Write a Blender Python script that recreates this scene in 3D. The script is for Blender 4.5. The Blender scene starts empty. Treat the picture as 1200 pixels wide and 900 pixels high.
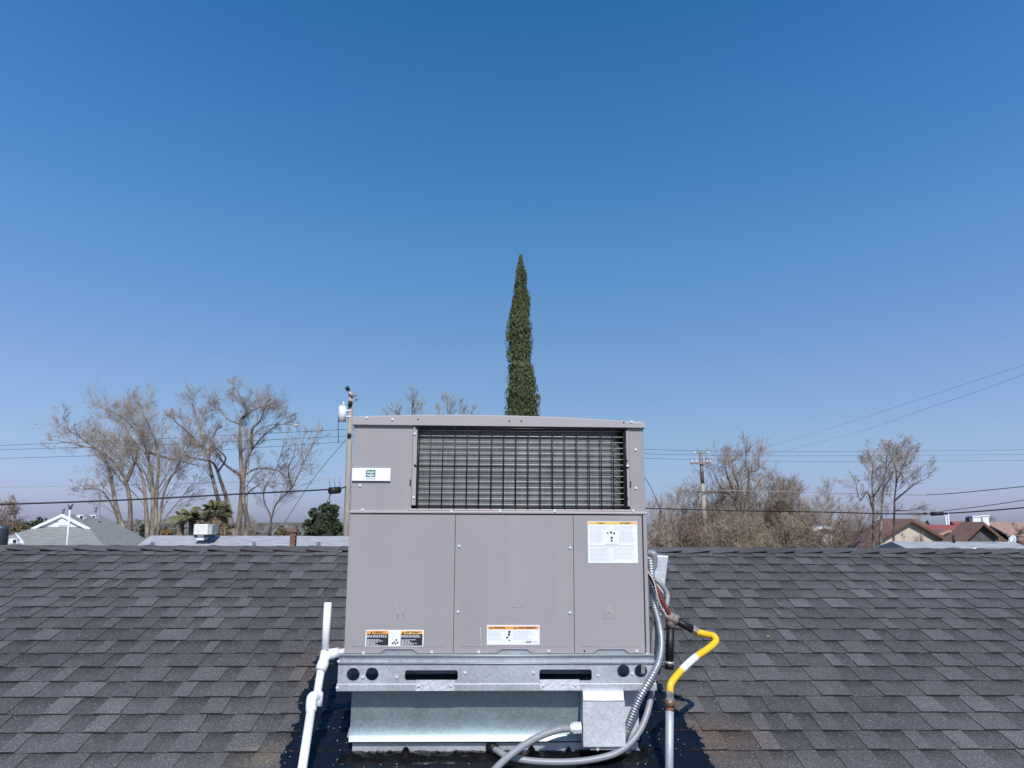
import bpy, bmesh, math, random
import numpy as np
from mathutils import Vector, noise
S = bpy.context.scene
R = math.radians
# ---------------------------------------------------------------- camera
F_PX = 900.0            # focal length in pixels of a 1200 px wide picture
EZ = 5.0                # eye height above the ground
PITCH, YAW, ROLL = R(10.2), R(1.6), R(0.25)
fw = Vector((math.sin(YAW)*math.cos(PITCH), math.cos(YAW)*math.cos(PITCH), math.sin(PITCH)))
r0 = Vector((math.cos(YAW), -math.sin(YAW), 0)); u0 = r0.cross(fw)
rt = r0*math.cos(ROLL) + u0*math.sin(ROLL); up = u0*math.cos(ROLL) - r0*math.sin(ROLL)
EYE = Vector((0, 0, EZ))
cd = bpy.data.cameras.new('camera'); cam = bpy.data.objects.new('camera', cd)
S.collection.objects.link(cam); S.camera = cam
cd.sensor_width = 36; cd.lens = 36*F_PX/1200; cd.clip_start = 0.05; cd.clip_end = 6000
from mathutils import Matrix
m = Matrix((rt, up, -fw)).transposed().to_4x4(); m.translation = EYE; cam.matrix_world = m
# ---------------------------------------------------------------- sky and sun
SUN_EL, SUN_AZ = R(44), R(175)          # azimuth from +Y (north) clockwise: behind the viewer, a little right
w = bpy.data.worlds.new('World'); S.world = w; w.use_nodes = True
nt = w.node_tree; bg = nt.nodes['Background']
sk = nt.nodes.new('ShaderNodeTexSky'); sk.sky_type = 'NISHITA'; sk.sun_disc = False
sk.sun_elevation = SUN_EL; sk.sun_rotation = SUN_AZ; sk.altitude = 0
sk.air_density = 1.0; sk.dust_density = 0.6; sk.ozone_density = 6.0
# the clear winter sky is a deeper blue overhead than the physical model gives: tint by height above the horizon, all round
wtc = nt.nodes.new('ShaderNodeTexCoord'); wsx = nt.nodes.new('ShaderNodeSeparateXYZ'); wrp = nt.nodes.new('ShaderNodeValToRGB'); wmx = nt.nodes.new('ShaderNodeMix')
wmx.data_type = 'RGBA'; wmx.blend_type = 'MULTIPLY'; wmx.inputs[0].default_value = 1
nt.links.new(wtc.outputs['Generated'], wsx.inputs[0]); nt.links.new(wsx.outputs[2], wrp.inputs[0])
er = wrp.color_ramp.elements
for i_, (z_, c_) in enumerate(((0, (.43,.46,.69)), (.031, (.452,.478,.695)), (.10, (.54,.54,.605)), (.183, (.595,.613,.644)), (.336, (.516,.742,.826)), (.484, (.40,.775,.954)), (.6, (.29,.76,.98)), (1.0, (.20,.50,.62)))):
    e_ = er[0] if i_ == 0 else er[-1] if i_ == 7 else er.new(z_)
    e_.position = z_; e_.color = (*c_, 1)
nt.links.new(sk.outputs[0], wmx.inputs['A']); nt.links.new(wrp.outputs[0], wmx.inputs['B']); 
# and it brightens away from the azimuth opposite the sun
wh = nt.nodes.new('ShaderNodeVectorMath'); wh.operation = 'MULTIPLY'; wh.inputs[1].default_value = (1, 1, 0); nt.links.new(wtc.outputs['Generated'], wh.inputs[0])
wn_ = nt.nodes.new('ShaderNodeVectorMath'); wn_.operation = 'NORMALIZE'; nt.links.new(wh.outputs[0], wn_.inputs[0])
wd = nt.nodes.new('ShaderNodeVectorMath'); wd.operation = 'DOT_PRODUCT'; wd.inputs[1].default_value = (0.02, 1, 0); nt.links.new(wn_.outputs[0], wd.inputs[0])
wr = nt.nodes.new('ShaderNodeMapRange'); wr.inputs[1].default_value = 1; wr.inputs[2].default_value = .80; wr.inputs[3].default_value = 0; wr.inputs[4].default_value = 1; nt.links.new(wd.outputs['Value'], wr.inputs[0])
wm2 = nt.nodes.new('ShaderNodeMix'); wm2.data_type = 'RGBA'; wm2.blend_type = 'MULTIPLY'; wm2.inputs['B'].default_value = (1.30, 1.18, 1.20, 1)
nt.links.new(wr.outputs[0], wm2.inputs[0]); nt.links.new(wmx.outputs['Result'], wm2.inputs['A']); nt.links.new(wm2.outputs['Result'], bg.inputs[0])
bg.inputs[1].default_value = 0.15
sl = bpy.data.lights.new('sun', 'SUN'); sl.energy = 4.2; sl.angle = R(0.53); sl.color = (1.0, 0.955, 0.9)
sun = bpy.data.objects.new('sun', sl); S.collection.objects.link(sun)
sdir = Vector((math.sin(SUN_AZ)*math.cos(SUN_EL), math.cos(SUN_AZ)*math.cos(SUN_EL), math.sin(SUN_EL)))
sun.rotation_euler = sdir.to_track_quat('Z', 'Y').to_euler()
S.view_settings.view_transform = 'Standard'; S.view_settings.look = 'None'
S.view_settings.exposure = 0.0; S.view_settings.gamma = 1.0

# ---------------------------------------------------------------- helpers
def ray(px, py): return fw + rt*((px-600)/F_PX) + up*((450-py)/F_PX)
def at(px, py, Y):                       # the point at distance Y seen along a direction
    d = ray(px, py); return EYE + d*(Y/d.y)
SL = R(18.43); HP = 2.0                  # roof pitch and the eye's distance from its plane
un = Vector((0, math.cos(SL), math.sin(SL))); nn = Vector((0, -math.sin(SL), math.cos(SL)))
def roofp(X, s, k=0.0): return EYE + Vector((X, 0, 0)) + un*s - nn*(HP-k)
def onroof(px, py):
    d = ray(px, py); p = EYE + d*(-HP/d.dot(nn)); return p.x, (p-EYE).dot(un)
def wz(p): 
    return p
def tag(o, label=None, cat=None, group=None, kind=None):
    if label: o['label'] = label
    if cat: o['category'] = cat
    if group: o['group'] = group
    if kind: o['kind'] = kind
    return o
def wloc(o):
    v = Vector((0, 0, 0))
    while o: v += o.location; o = o.parent
    return v
def thing(name, loc, label, cat, group=None):
    o = bpy.data.objects.new(name, None); o.empty_display_size = .1
    S.collection.objects.link(o); o.location = loc
    return tag(o, label, cat, group)
def link(name, me, parent=None, loc=None):
    o = bpy.data.objects.new(name, me); S.collection.objects.link(o)
    if parent: o.parent = parent
    if loc is not None: o.location = Vector(loc) - (wloc(parent) if parent else Vector())
    return o
class MB:
    def __init__(s): s.v = []; s.f = []; s.m = []; s.sm = []; s.attr = []
    def add(s, vs, fs, mi=0, smooth=False):
        b = len(s.v); s.v += [tuple(x) for x in vs]
        for q in fs: s.f.append(tuple(b+i for i in q)); s.m.append(mi); s.sm.append(smooth)
    def box(s, a, b, mi=0):
        x0, y0, z0 = a; x1, y1, z1 = b
        s.add([(x0,y0,z0),(x1,y0,z0),(x1,y1,z0),(x0,y1,z0),(x0,y0,z1),(x1,y0,z1),(x1,y1,z1),(x0,y1,z1)],
              [(0,3,2,1),(4,5,6,7),(0,1,5,4),(1,2,6,5),(2,3,7,6),(3,0,4,7)], mi)
    def obox(s, c, ax, ay, az, mi=0):          # centre and three half-axis vectors
        c, ax, ay, az = map(Vector, (c, ax, ay, az)); vs = []
        for k in (-1, 1):
            for i, j in ((-1,-1),(1,-1),(1,1),(-1,1)): vs.append(c+ax*i+ay*j+az*k)
        s.add(vs, [(0,3,2,1),(4,5,6,7),(0,1,5,4),(1,2,6,5),(2,3,7,6),(3,0,4,7)], mi)
    def tube(s, pts, r, n=8, mi=0, caps=True, smooth=True):
        pts = [Vector(p) for p in pts]; N = len(pts)
        rs = r if isinstance(r, (list, tuple)) else [r]*N
        b = len(s.v); prev = None
        for i, p in enumerate(pts):
            t = (pts[min(i+1, N-1)] - pts[max(i-1, 0)])
            if t.length < 1e-9: t = Vector((0,0,1))
            t.normalize()
            if prev is None:
                a = t.cross(Vector((0,0,1)) if abs(t.z) < .9 else Vector((1,0,0)))
            else: a = prev - t*prev.dot(t)
            a.normalize(); prev = a; c = t.cross(a)
            for k in range(n):
                th = 2*math.pi*k/n; q = p + (a*math.cos(th)+c*math.sin(th))*rs[i]; s.v.append((q.x,q.y,q.z))
        for i in range(N-1):
            for k in range(n):
                k2 = (k+1) % n
                s.f.append((b+i*n+k, b+i*n+k2, b+(i+1)*n+k2, b+(i+1)*n+k)); s.m.append(mi); s.sm.append(smooth)
        if caps and n > 3:
            s.f.append(tuple(b+k for k in reversed(range(n)))); s.m.append(mi); s.sm.append(False)
            s.f.append(tuple(b+(N-1)*n+k for k in range(n))); s.m.append(mi); s.sm.append(False)
    def ball(s, c, r, nu=10, nv=6, sc=(1,1,1), mi=0):
        vs = [(c[0], c[1], c[2]-r*sc[2])]
        for j in range(1, nv):
            ph = -math.pi/2 + math.pi*j/nv
            for i in range(nu):
                a = 2*math.pi*i/nu
                vs.append((c[0]+r*sc[0]*math.cos(ph)*math.cos(a), c[1]+r*sc[1]*math.cos(ph)*math.sin(a), c[2]+r*sc[2]*math.sin(ph)))
        vs.append((c[0], c[1], c[2]+r*sc[2])); fs = []
        for i in range(nu): fs.append((0, 1+(i+1) % nu, 1+i))
        for j in range(nv-2):
            for i in range(nu): fs.append((1+j*nu+i, 1+j*nu+(i+1) % nu, 1+(j+1)*nu+(i+1) % nu, 1+(j+1)*nu+i))
        L = len(vs)-1
        for i in range(nu): fs.append((L, 1+(nv-2)*nu+i, 1+(nv-2)*nu+(i+1) % nu))
        s.add(vs, fs, mi, True)
    def mesh(s, name, mats, off=Vector((0,0,0))):
        me = bpy.data.meshes.new(name)
        me.from_pydata([(x-off.x, y-off.y, z-off.z) for x, y, z in s.v], [], s.f)
        for mm in (mats if isinstance(mats, (list, tuple)) else [mats]): me.materials.append(mm)
        me.polygons.foreach_set('material_index', s.m); me.polygons.foreach_set('use_smooth', s.sm)
        if s.attr:
            a = me.attributes.new('tone', 'FLOAT', 'POINT'); a.data.foreach_set('value', s.attr)
        me.update(); return me
    def build(s, name, mats, parent=None, bev=0):
        off = wloc(parent) if parent else Vector((0,0,0))
        o = link(name, s.mesh(name, mats, off), parent)
        if bev:
            b = o.modifiers.new('bevel', 'BEVEL'); b.width = bev; b.segments = 2; b.limit_method = 'ANGLE'; b.harden_normals = False
        return o
def plate(name, outer, holes, y0, th, mats, parent, bev=0):
    """a sheet in the XZ plane with its front at Y=y0 and its back th behind, with holes cut through"""
    cu = bpy.data.curves.new(name, 'CURVE'); cu.dimensions = '2D'; cu.fill_mode = 'BOTH'; cu.extrude = th/2
    for poly in [outer]+holes:
        sp = cu.splines.new('POLY'); sp.points.add(len(poly)-1); sp.use_cyclic_u = True
        for i, (x, z) in enumerate(poly): sp.points[i].co = (x, z, 0, 1)
    tmp = bpy.data.objects.new('tmp', cu); S.collection.objects.link(tmp)
    me = bpy.data.meshes.new_from_object(tmp.evaluated_get(bpy.context.evaluated_depsgraph_get()))
    bpy.data.objects.remove(tmp); bpy.data.curves.remove(cu)
    off = wloc(parent) if parent else Vector()
    for v in me.vertices:
        x, z, d = v.co; v.co = Vector((x, y0+th/2-d, z)) - off
    me.name = name; me.materials.clear(); me.materials.append(mats)
    for p in me.polygons: p.use_smooth = False
    me.update(); o = link(name, me, parent)
    return o
def circ(x, z, r, n=28, flat=0): return [(x+r*math.cos(2*math.pi*i/n), z+r*math.sin(2*math.pi*i/n)) for i in range(n)]
def rrect(x0, z0, x1, z1, r, n=4):
    o = []
    for cx, cz, a0 in ((x1-r, z1-r, 0), (x0+r, z1-r, 90), (x0+r, z0+r, 180), (x1-r, z0+r, 270)):
        for i in range(n+1):
            a = R(a0+90*i/n); o.append((cx+r*math.cos(a), cz+r*math.sin(a)))
    return o
def smooth_path(P, k=8):
    P = [Vector(p) for p in P]; Q = [P[0]*2-P[1]]+P+[P[-1]*2-P[-2]]; out = []
    for i in range(1, len(Q)-2):
        a, b, c, d = Q[i-1:i+3]
        for j in range(k):
            t = j/k
            out.append(.5*((2*b)+(c-a)*t+(2*a-5*b+4*c-d)*t*t+(3*b-a-3*c+d)*t**3))
    out.append(P[-1]); return out

# ---------------------------------------------------------------- materials
MATS = {}
def mat(name, col, rough=.6, metal=0, var=.12, scale=6, bump=0, bscale=60, spec=.5, detail=4, col2=None, stretch=None, coat=0):
    if name in MATS: return MATS[name]
    m = bpy.data.materials.new(name); m.use_nodes = True; n = m.node_tree; L = n.links
    b = n.nodes['Principled BSDF']; MATS[name] = m
    b.inputs['Roughness'].default_value = rough; b.inputs['Metallic'].default_value = metal
    b.inputs['Specular IOR Level'].default_value = spec
    if coat: b.inputs['Coat Weight'].default_value = coat
    tc = n.nodes.new('ShaderNodeTexCoord'); src = tc.outputs['Object']
    if stretch:
        mp = n.nodes.new('ShaderNodeMapping'); mp.inputs['Scale'].default_value = stretch
        L.new(src, mp.inputs['Vector']); src = mp.outputs[0]
    nz = n.nodes.new('ShaderNodeTexNoise'); nz.inputs['Scale'].default_value = scale; nz.inputs['Detail'].default_value = detail
    nz.inputs['Roughness'].default_value = .6
    L.new(src, nz.inputs['Vector'])
    rp = n.nodes.new('ShaderNodeValToRGB'); L.new(nz.outputs['Fac'], rp.inputs['Fac'])
    c2 = col2 if col2 else tuple(min(1, c*(1+var)) for c in col); c1 = col if col2 else tuple(c*(1-var) for c in col)
    rp.color_ramp.elements[0].position = .3; rp.color_ramp.elements[1].position = .7
    rp.color_ramp.elements[0].color = (*c1, 1); rp.color_ramp.elements[1].color = (*c2, 1)
    L.new(rp.outputs['Color'], b.inputs['Base Color'])
    if bump:
        n2 = n.nodes.new('ShaderNodeTexNoise'); n2.inputs['Scale'].default_value = bscale; n2.inputs['Detail'].default_value = 3
        L.new(src, n2.inputs['Vector'])
        bp = n.nodes.new('ShaderNodeBump'); bp.inputs['Strength'].default_value = bump; bp.inputs['Distance'].default_value = .01
        L.new(n2.outputs['Fac'], bp.inputs['Height']); L.new(bp.outputs[0], b.inputs['Normal'])
    return m
def galv(name, base=(.52,.55,.57), rough=.38, metal=.75, streak=.1, bump=.12):
    m = bpy.data.materials.new(name); m.use_nodes = True; n = m.node_tree; L = n.links; b = n.nodes['Principled BSDF']
    tc = n.nodes.new('ShaderNodeTexCoord')
    vo = n.nodes.new('ShaderNodeTexVoronoi'); vo.inputs['Scale'].default_value = 110; L.new(tc.outputs['Object'], vo.inputs['Vector'])
    nz = n.nodes.new('ShaderNodeTexNoise'); nz.inputs['Scale'].default_value = 5; nz.inputs['Detail'].default_value = 5; L.new(tc.outputs['Object'], nz.inputs['Vector'])
    sp = n.nodes.new('ShaderNodeSeparateColor'); L.new(vo.outputs['Color'], sp.inputs[0])
    mx = n.nodes.new('ShaderNodeMath'); mx.operation = 'MULTIPLY_ADD'; L.new(sp.outputs[0], mx.inputs[0]); mx.inputs[1].default_value = .35
    L.new(nz.outputs['Fac'], mx.inputs[2])
    rp = n.nodes.new('ShaderNodeValToRGB'); L.new(mx.outputs[0], rp.inputs['Fac'])
    rp.color_ramp.elements[0].position = .3; rp.color_ramp.elements[1].position = .95
    rp.color_ramp.elements[0].color = (*[c*.82 for c in base], 1); rp.color_ramp.elements[1].color = (*[min(1, c*1.2) for c in base], 1)
    L.new(rp.outputs[0], b.inputs['Base Color'])
    b.inputs['Metallic'].default_value = metal
    mr = n.nodes.new('ShaderNodeMapRange'); L.new(mx.outputs[0], mr.inputs[0]); mr.inputs[3].default_value = rough-.08; mr.inputs[4].default_value = rough+.14
    L.new(mr.outputs[0], b.inputs['Roughness'])
    bp = n.nodes.new('ShaderNodeBump'); bp.inputs['Strength'].default_value = bump; bp.inputs['Distance'].default_value = .006
    L.new(nz.outputs['Fac'], bp.inputs['Height']); L.new(bp.outputs[0], b.inputs['Normal'])
    MATS[name] = m; return m
M_case = mat('grey_enamel', (.320,.298,.308), .45, 0, .035, 2.2, .03, 350, .4)
def weather(m, amt=.035):
    n = m.node_tree; L = n.links; b = n.nodes['Principled BSDF']; src = b.inputs['Base Color'].links[0].from_socket
    tc = n.nodes.new('ShaderNodeTexCoord'); mp = n.nodes.new('ShaderNodeMapping'); mp.inputs['Scale'].default_value = (14, 14, 1.1); L.new(tc.outputs['Object'], mp.inputs[0])
    a = n.nodes.new('ShaderNodeTexNoise'); a.inputs['Scale'].default_value = 1; a.inputs['Detail'].default_value = 6; L.new(mp.outputs[0], a.inputs[0])
    d = n.nodes.new('ShaderNodeTexNoise'); d.inputs['Scale'].default_value = 1.7; d.inputs['Detail'].default_value = 6; L.new(tc.outputs['Object'], d.inputs[0])
    s_ = n.nodes.new('ShaderNodeMath'); s_.operation = 'ADD'; L.new(a.outputs['Fac'], s_.inputs[0]); L.new(d.outputs['Fac'], s_.inputs[1])
    r = n.nodes.new('ShaderNodeMapRange'); r.inputs[1].default_value = .75; r.inputs[2].default_value = 1.3; r.inputs[3].default_value = 1-amt; r.inputs[4].default_value = 1+amt; L.new(s_.outputs[0], r.inputs[0])
    h = n.nodes.new('ShaderNodeVectorMath'); h.operation = 'SCALE'; L.new(src, h.inputs[0]); L.new(r.outputs[0], h.inputs['Scale']); L.new(h.outputs[0], b.inputs['Base Color'])
    q = n.nodes.new('ShaderNodeTexNoise'); q.inputs['Scale'].default_value = 3.2; q.inputs['Detail'].default_value = 1; L.new(tc.outputs['Object'], q.inputs[0])
    bp = n.nodes.new('ShaderNodeBump'); bp.inputs['Strength'].default_value = .3; bp.inputs['Distance'].default_value = .012; L.new(q.outputs['Fac'], bp.inputs['Height'])
    o = b.inputs['Normal'].links[0].from_node; L.new(bp.outputs[0], o.inputs['Normal'])
weather(M_case)
M_case2 = mat('grey_enamel_trim', (.37,.34,.345), .4, 0, .03, 3, .02, 300, .45)
M_black = mat('black_gap', (.008,.008,.01), .6)
M_wire = mat('black_wire_coating', (.012,.012,.014), .35, spec=.4)
M_wire_h = mat('sunlit_wire_coating', (.60,.61,.62), .35)  # pale copy of the black coating: sun glint on horizontal wires as colour
M_galv = galv('galvanized_steel', (.46,.48,.50), .46, .55)
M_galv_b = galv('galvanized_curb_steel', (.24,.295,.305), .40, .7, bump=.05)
M_galv_l = galv('galvanized_sunlit_lip', (.29,.32,.33), .42, .5)  # lighter copy of the curb steel: sun on the bent lip put into colour
M_galv_box = galv('galvanized_box_steel', (.58,.59,.61), .5, .35, bump=.2)
M_pvc = mat('white_pvc', (.82,.83,.84), .35, 0, .02)
M_screw = mat('zinc_screw', (.72,.72,.74), .32, .2)
M_paper = mat('white_label', (.80,.80,.82), .4, 0, .02)
M_orange = mat('orange_print', (.78,.33,.06), .5, 0, .03)
M_yel_o = mat('amber_print', (.85,.50,.12), .5, 0, .03)
M_ink = mat('black_print', (.02,.02,.025), .5)
M_greyink = mat('grey_print', (.50,.51,.54), .5)
M_redink = mat('dark_red_print', (.10,.02,.02), .5)
M_bluegrey = mat('pale_grey_print', (.60,.64,.68), .5)
M_green = mat('green_print', (.02,.20,.13), .5)
M_grey_cond = mat('grey_conduit_jacket', (.26,.27,.29), .4, 0, .08, 30, .05, 200)
M_flex = galv('flexible_steel_conduit', (.40,.42,.45), .35, .7)
M_yellow = mat('yellow_gas_coating', (.85,.52,.02), .35, 0, .05, 20)
M_bpipe = mat('black_iron_pipe', (.009,.009,.010), .5, .1, .2)
M_rust = mat('rusted_iron', (.10,.035,.02), .8, 0, .4, 30, .4, 90, col2=(.24,.10,.05))
M_brown = mat('sealed_joint', (.13,.07,.06), .6, 0, .3, 40, .3, 80, col2=(.36,.30,.28))
M_redw = mat('red_cable', (.20,.035,.03), .55, 0, .3, 60)
M_gpipe = galv('galvanized_gas_pipe', (.40,.43,.46), .45, .4)
M_tar = None

def shingle_mat(name):
    m = bpy.data.materials.new(name); m.use_nodes = True; n = m.node_tree; L = n.links; b = n.nodes['Principled BSDF']
    N = n.nodes.new
    tc = N('ShaderNodeNewGeometry')
    at_ = N('ShaderNodeAttribute'); at_.attribute_name = 'tone'
    g = N('ShaderNodeTexNoise'); g.inputs['Scale'].default_value = 260; g.inputs['Detail'].default_value = 2; L.new(tc.outputs['Position'], g.inputs['Vector'])
    gr = N('ShaderNodeMapRange'); gr.inputs[1].default_value = .32; gr.inputs[2].default_value = .70; gr.inputs[3].default_value = .38; gr.inputs[4].default_value = 1.75; L.new(g.outputs['Fac'], gr.inputs[0])
    p = N('ShaderNodeTexNoise'); p.inputs['Scale'].default_value = 1.3; p.inputs['Detail'].default_value = 7; L.new(tc.outputs['Position'], p.inputs['Vector'])
    pr = N('ShaderNodeMapRange'); pr.inputs[1].default_value = .3; pr.inputs[2].default_value = .7; pr.inputs[3].default_value = .80; pr.inputs[4].default_value = 1.18; L.new(p.outputs['Fac'], pr.inputs[0])
    m1 = N('ShaderNodeMath'); m1.operation = 'MULTIPLY'; L.new(gr.outputs[0], m1.inputs[0]); L.new(pr.outputs[0], m1.inputs[1])
    m2 = N('ShaderNodeMath'); m2.operation = 'MULTIPLY'; L.new(m1.outputs[0], m2.inputs[0]); L.new(at_.outputs['Fac'], m2.inputs[1])
    # occasional pale granules
    v = N('ShaderNodeTexVoronoi'); v.inputs['Scale'].default_value = 170; L.new(tc.outputs['Position'], v.inputs['Vector'])
    vs = N('ShaderNodeSeparateColor'); L.new(v.outputs['Color'], vs.inputs[0])
    vg = N('ShaderNodeMath'); vg.operation = 'GREATER_THAN'; vg.inputs[1].default_value = .93; L.new(vs.outputs[0], vg.inputs[0])
    va = N('ShaderNodeMath'); va.operation = 'MULTIPLY_ADD'; L.new(vg.outputs[0], va.inputs[0]); va.inputs[1].default_value = .07; L.new(m2.outputs[0], va.inputs[2])
    base = N('ShaderNodeMix'); base.data_type = 'RGBA'; base.blend_type = 'MULTIPLY'; base.inputs[0].default_value = 1
    cb = N('ShaderNodeCombineColor')
    for i in range(3): L.new(va.outputs[0], cb.inputs[i])
    L.new(cb.outputs[0], base.inputs['A']); base.inputs['B'].default_value = (.99, .955, .985, 1)
    # rust wash below the gas riser and tan wash beside the tar on the left
    last = base.outputs['Result']
    wn = N('ShaderNodeTexNoise'); wn.inputs['Scale'].default_value = 7; wn.inputs['Detail'].default_value = 6; L.new(tc.outputs['Position'], wn.inputs['Vector'])
    for (cx, cy, rx, ry, col, amt) in STAINS:
        sx = N('ShaderNodeSeparateXYZ'); L.new(tc.outputs['Position'], sx.inputs[0])
        ax = N('ShaderNodeMath'); ax.operation = 'SUBTRACT'; L.new(sx.outputs[0], ax.inputs[0]); ax.inputs[1].default_value = cx
        ay = N('ShaderNodeMath'); ay.operation = 'SUBTRACT'; L.new(sx.outputs[1], ay.inputs[0]); ay.inputs[1].default_value = cy
        dx = N('ShaderNodeMath'); dx.operation = 'DIVIDE'; L.new(ax.outputs[0], dx.inputs[0]); dx.inputs[1].default_value = rx
        dy = N('ShaderNodeMath'); dy.operation = 'DIVIDE'; L.new(ay.outputs[0], dy.inputs[0]); dy.inputs[1].default_value = ry
        cv = N('ShaderNodeCombineXYZ'); L.new(dx.outputs[0], cv.inputs[0]); L.new(dy.outputs[0], cv.inputs[1])
        ln = N('ShaderNodeVectorMath'); ln.operation = 'LENGTH'; L.new(cv.outputs[0], ln.inputs[0])
        ad = N('ShaderNodeMath'); ad.operation = 'MULTIPLY_ADD'; L.new(wn.outputs['Fac'], ad.inputs[0]); ad.inputs[1].default_value = 1.1; L.new(ln.outputs['Value'], ad.inputs[2])
        mr = N('ShaderNodeMapRange'); mr.inputs[1].default_value = 1.6; mr.inputs[2].default_value = .75; mr.inputs[3].default_value = 0; mr.inputs[4].default_value = amt; L.new(ad.outputs[0], mr.inputs[0])
        tint = N('ShaderNodeMix'); tint.data_type = 'RGBA'; tint.blend_type = 'MULTIPLY'; tint.inputs[0].default_value = 1; L.new(cb.outputs[0], tint.inputs['A']); tint.inputs['B'].default_value = (*col, 1)
        mx = N('ShaderNodeMix'); mx.data_type = 'RGBA'; L.new(mr.outputs[0], mx.inputs[0]); L.new(last, mx.inputs['A']); L.new(tint.outputs['Result'], mx.inputs['B'])
        last = mx.outputs['Result']
    L.new(last, b.inputs['Base Color']); b.inputs['Roughness'].default_value = .85; b.inputs['Specular IOR Level'].default_value = .25
    bp = N('ShaderNodeBump'); bp.inputs['Strength'].default_value = .35; bp.inputs['Distance'].default_value = .004
    L.new(g.outputs['Fac'], bp.inputs['Height']); L.new(bp.outputs[0], b.inputs['Normal'])
    return m
sx1, ss1 = onroof(850, 880); pst = roofp(sx1, ss1)
sx2, ss2 = onroof(318, 885); pst2 = roofp(sx2, ss2)
sx3, ss3 = onroof(360, 780); pst3 = roofp(sx3, ss3)
STAINS = [(pst.x-.02, pst.y+.06, .30, .20, (1.45, 1.02, .80), .8), (pst2.x, pst2.y-.02, .20, .12, (1.95, 1.6, 1.2), .8), (pst3.x, pst3.y, .12, .22, (1.25, 1.0, .9), .7)]
M_sh = shingle_mat('asphalt_shingle_granules')
M_edge = mat('asphalt_shingle_edge', (.016,.016,.018), .9)
M_deck = mat('roof_deck_felt', (.03,.03,.032), .9)
def tar_mat():
    m = bpy.data.materials.new('roofing_tar'); m.use_nodes = True; n = m.node_tree; L = n.links; b = n.nodes['Principled BSDF']; N = n.nodes.new
    g = N('ShaderNodeNewGeometry')
    v = N('ShaderNodeTexVoronoi'); v.inputs['Scale'].default_value = 120; L.new(g.outputs['Position'], v.inputs['Vector'])
    s = N('ShaderNodeSeparateColor'); L.new(v.outputs['Color'], s.inputs[0])
    nz = N('ShaderNodeTexNoise'); nz.inputs['Scale'].default_value = 9; nz.inputs['Detail'].default_value = 5; L.new(g.outputs['Position'], nz.inputs['Vector'])
    a = N('ShaderNodeMath'); a.operation = 'MULTIPLY_ADD'; L.new(nz.outputs['Fac'], a.inputs[0]); a.inputs[1].default_value = .12; L.new(s.outputs[0], a.inputs[2])
    k = N('ShaderNodeMath'); k.operation = 'GREATER_THAN'; k.inputs[1].default_value = 1.042; L.new(a.outputs[0], k.inputs[0])
    d = N('ShaderNodeMath'); d.operation = 'LESS_THAN'; d.inputs[1].default_value = .34; L.new(v.outputs['Distance'], d.inputs[0])
    kk = N('ShaderNodeMath'); kk.operation = 'MULTIPLY'; L.new(k.outputs[0], kk.inputs[0]); L.new(d.outputs[0], kk.inputs[1])
    mx = N('ShaderNodeMix'); mx.data_type = 'RGBA'; L.new(kk.outputs[0], mx.inputs[0]); mx.inputs['A'].default_value = (.0045, .006, .011, 1); mx.inputs['B'].default_value = (.35, .40, .42, 1)
    L.new(mx.outputs['Result'], b.inputs['Base Color']); b.inputs['Roughness'].default_value = .42
    b.inputs['Specular IOR Level'].default_value = .35
    n2 = N('ShaderNodeTexNoise'); n2.inputs['Scale'].default_value = 45; n2.inputs['Detail'].default_value = 5; L.new(g.outputs['Position'], n2.inputs['Vector'])
    bp = N('ShaderNodeBump'); bp.inputs['Strength'].default_value = .5; bp.inputs['Distance'].default_value = .01; L.new(n2.outputs['Fac'], bp.inputs['Height']); L.new(bp.outputs[0], b.inputs['Normal'])
    return m
M_tar = tar_mat()

# ================================================================= THE GROUND
g = MB(); xs = [-3000,-800,-200,-60,0,60,200,800,3000]
for i in range(8):
    for j in range(8):
        g.add([(xs[i],xs[j],0),(xs[i+1],xs[j],0),(xs[i+1],xs[j+1],0),(xs[i],xs[j+1],0)], [(0,1,2,3)])
tag(g.build('ground', mat('dry_winter_ground', (.09,.085,.05), .95, 0, .3, .15, .2, 3, col2=(.17,.14,.10))), kind='structure')

# ================================================================= THE HOUSE UNDER OUR FEET
XL, XR = -8.5, 8.5
S_RIDGE = 5.42; ridge = roofp(0, S_RIDGE); RY, RZ = ridge.y, ridge.z
eave_s = 5.42 - 46*.1405
house = thing('house', (0, RY, 0), 'single storey house whose dark shingled roof fills the foreground', 'house')
EY = roofp(0, eave_s).y; EZr = roofp(0, eave_s).z; BY = 2*RY-EY
wb = MB(); wb.box((XL+.5, EY+.5, 0), (XR-.5, BY-.5, EZr+.12))
wb.build('wall', mat('tan_stucco', (.45,.38,.30), .9, 0, .08, 3, .2, 90), house)
rb = MB()
t = .15
def rp(x, y, z): return (x, y, z)
d = .012
vs = [(XL,EY,EZr-d),(XL,RY,RZ-d),(XL,BY,EZr-d),(XL,BY,EZr-d-t),(XL,RY,RZ-d-t),(XL,EY,EZr-d-t)]
vs += [(XR, y, z) for x, y, z in vs]
rb.add(vs, [(0,1,7,6),(1,2,8,7),(2,3,9,8),(3,4,10,9),(4,5,11,10),(5,0,6,11),(5,4,1,0),(4,3,2,1),(6,7,10,11),(7,8,9,10)])
roof = rb.build('roof', M_deck, house)

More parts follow.
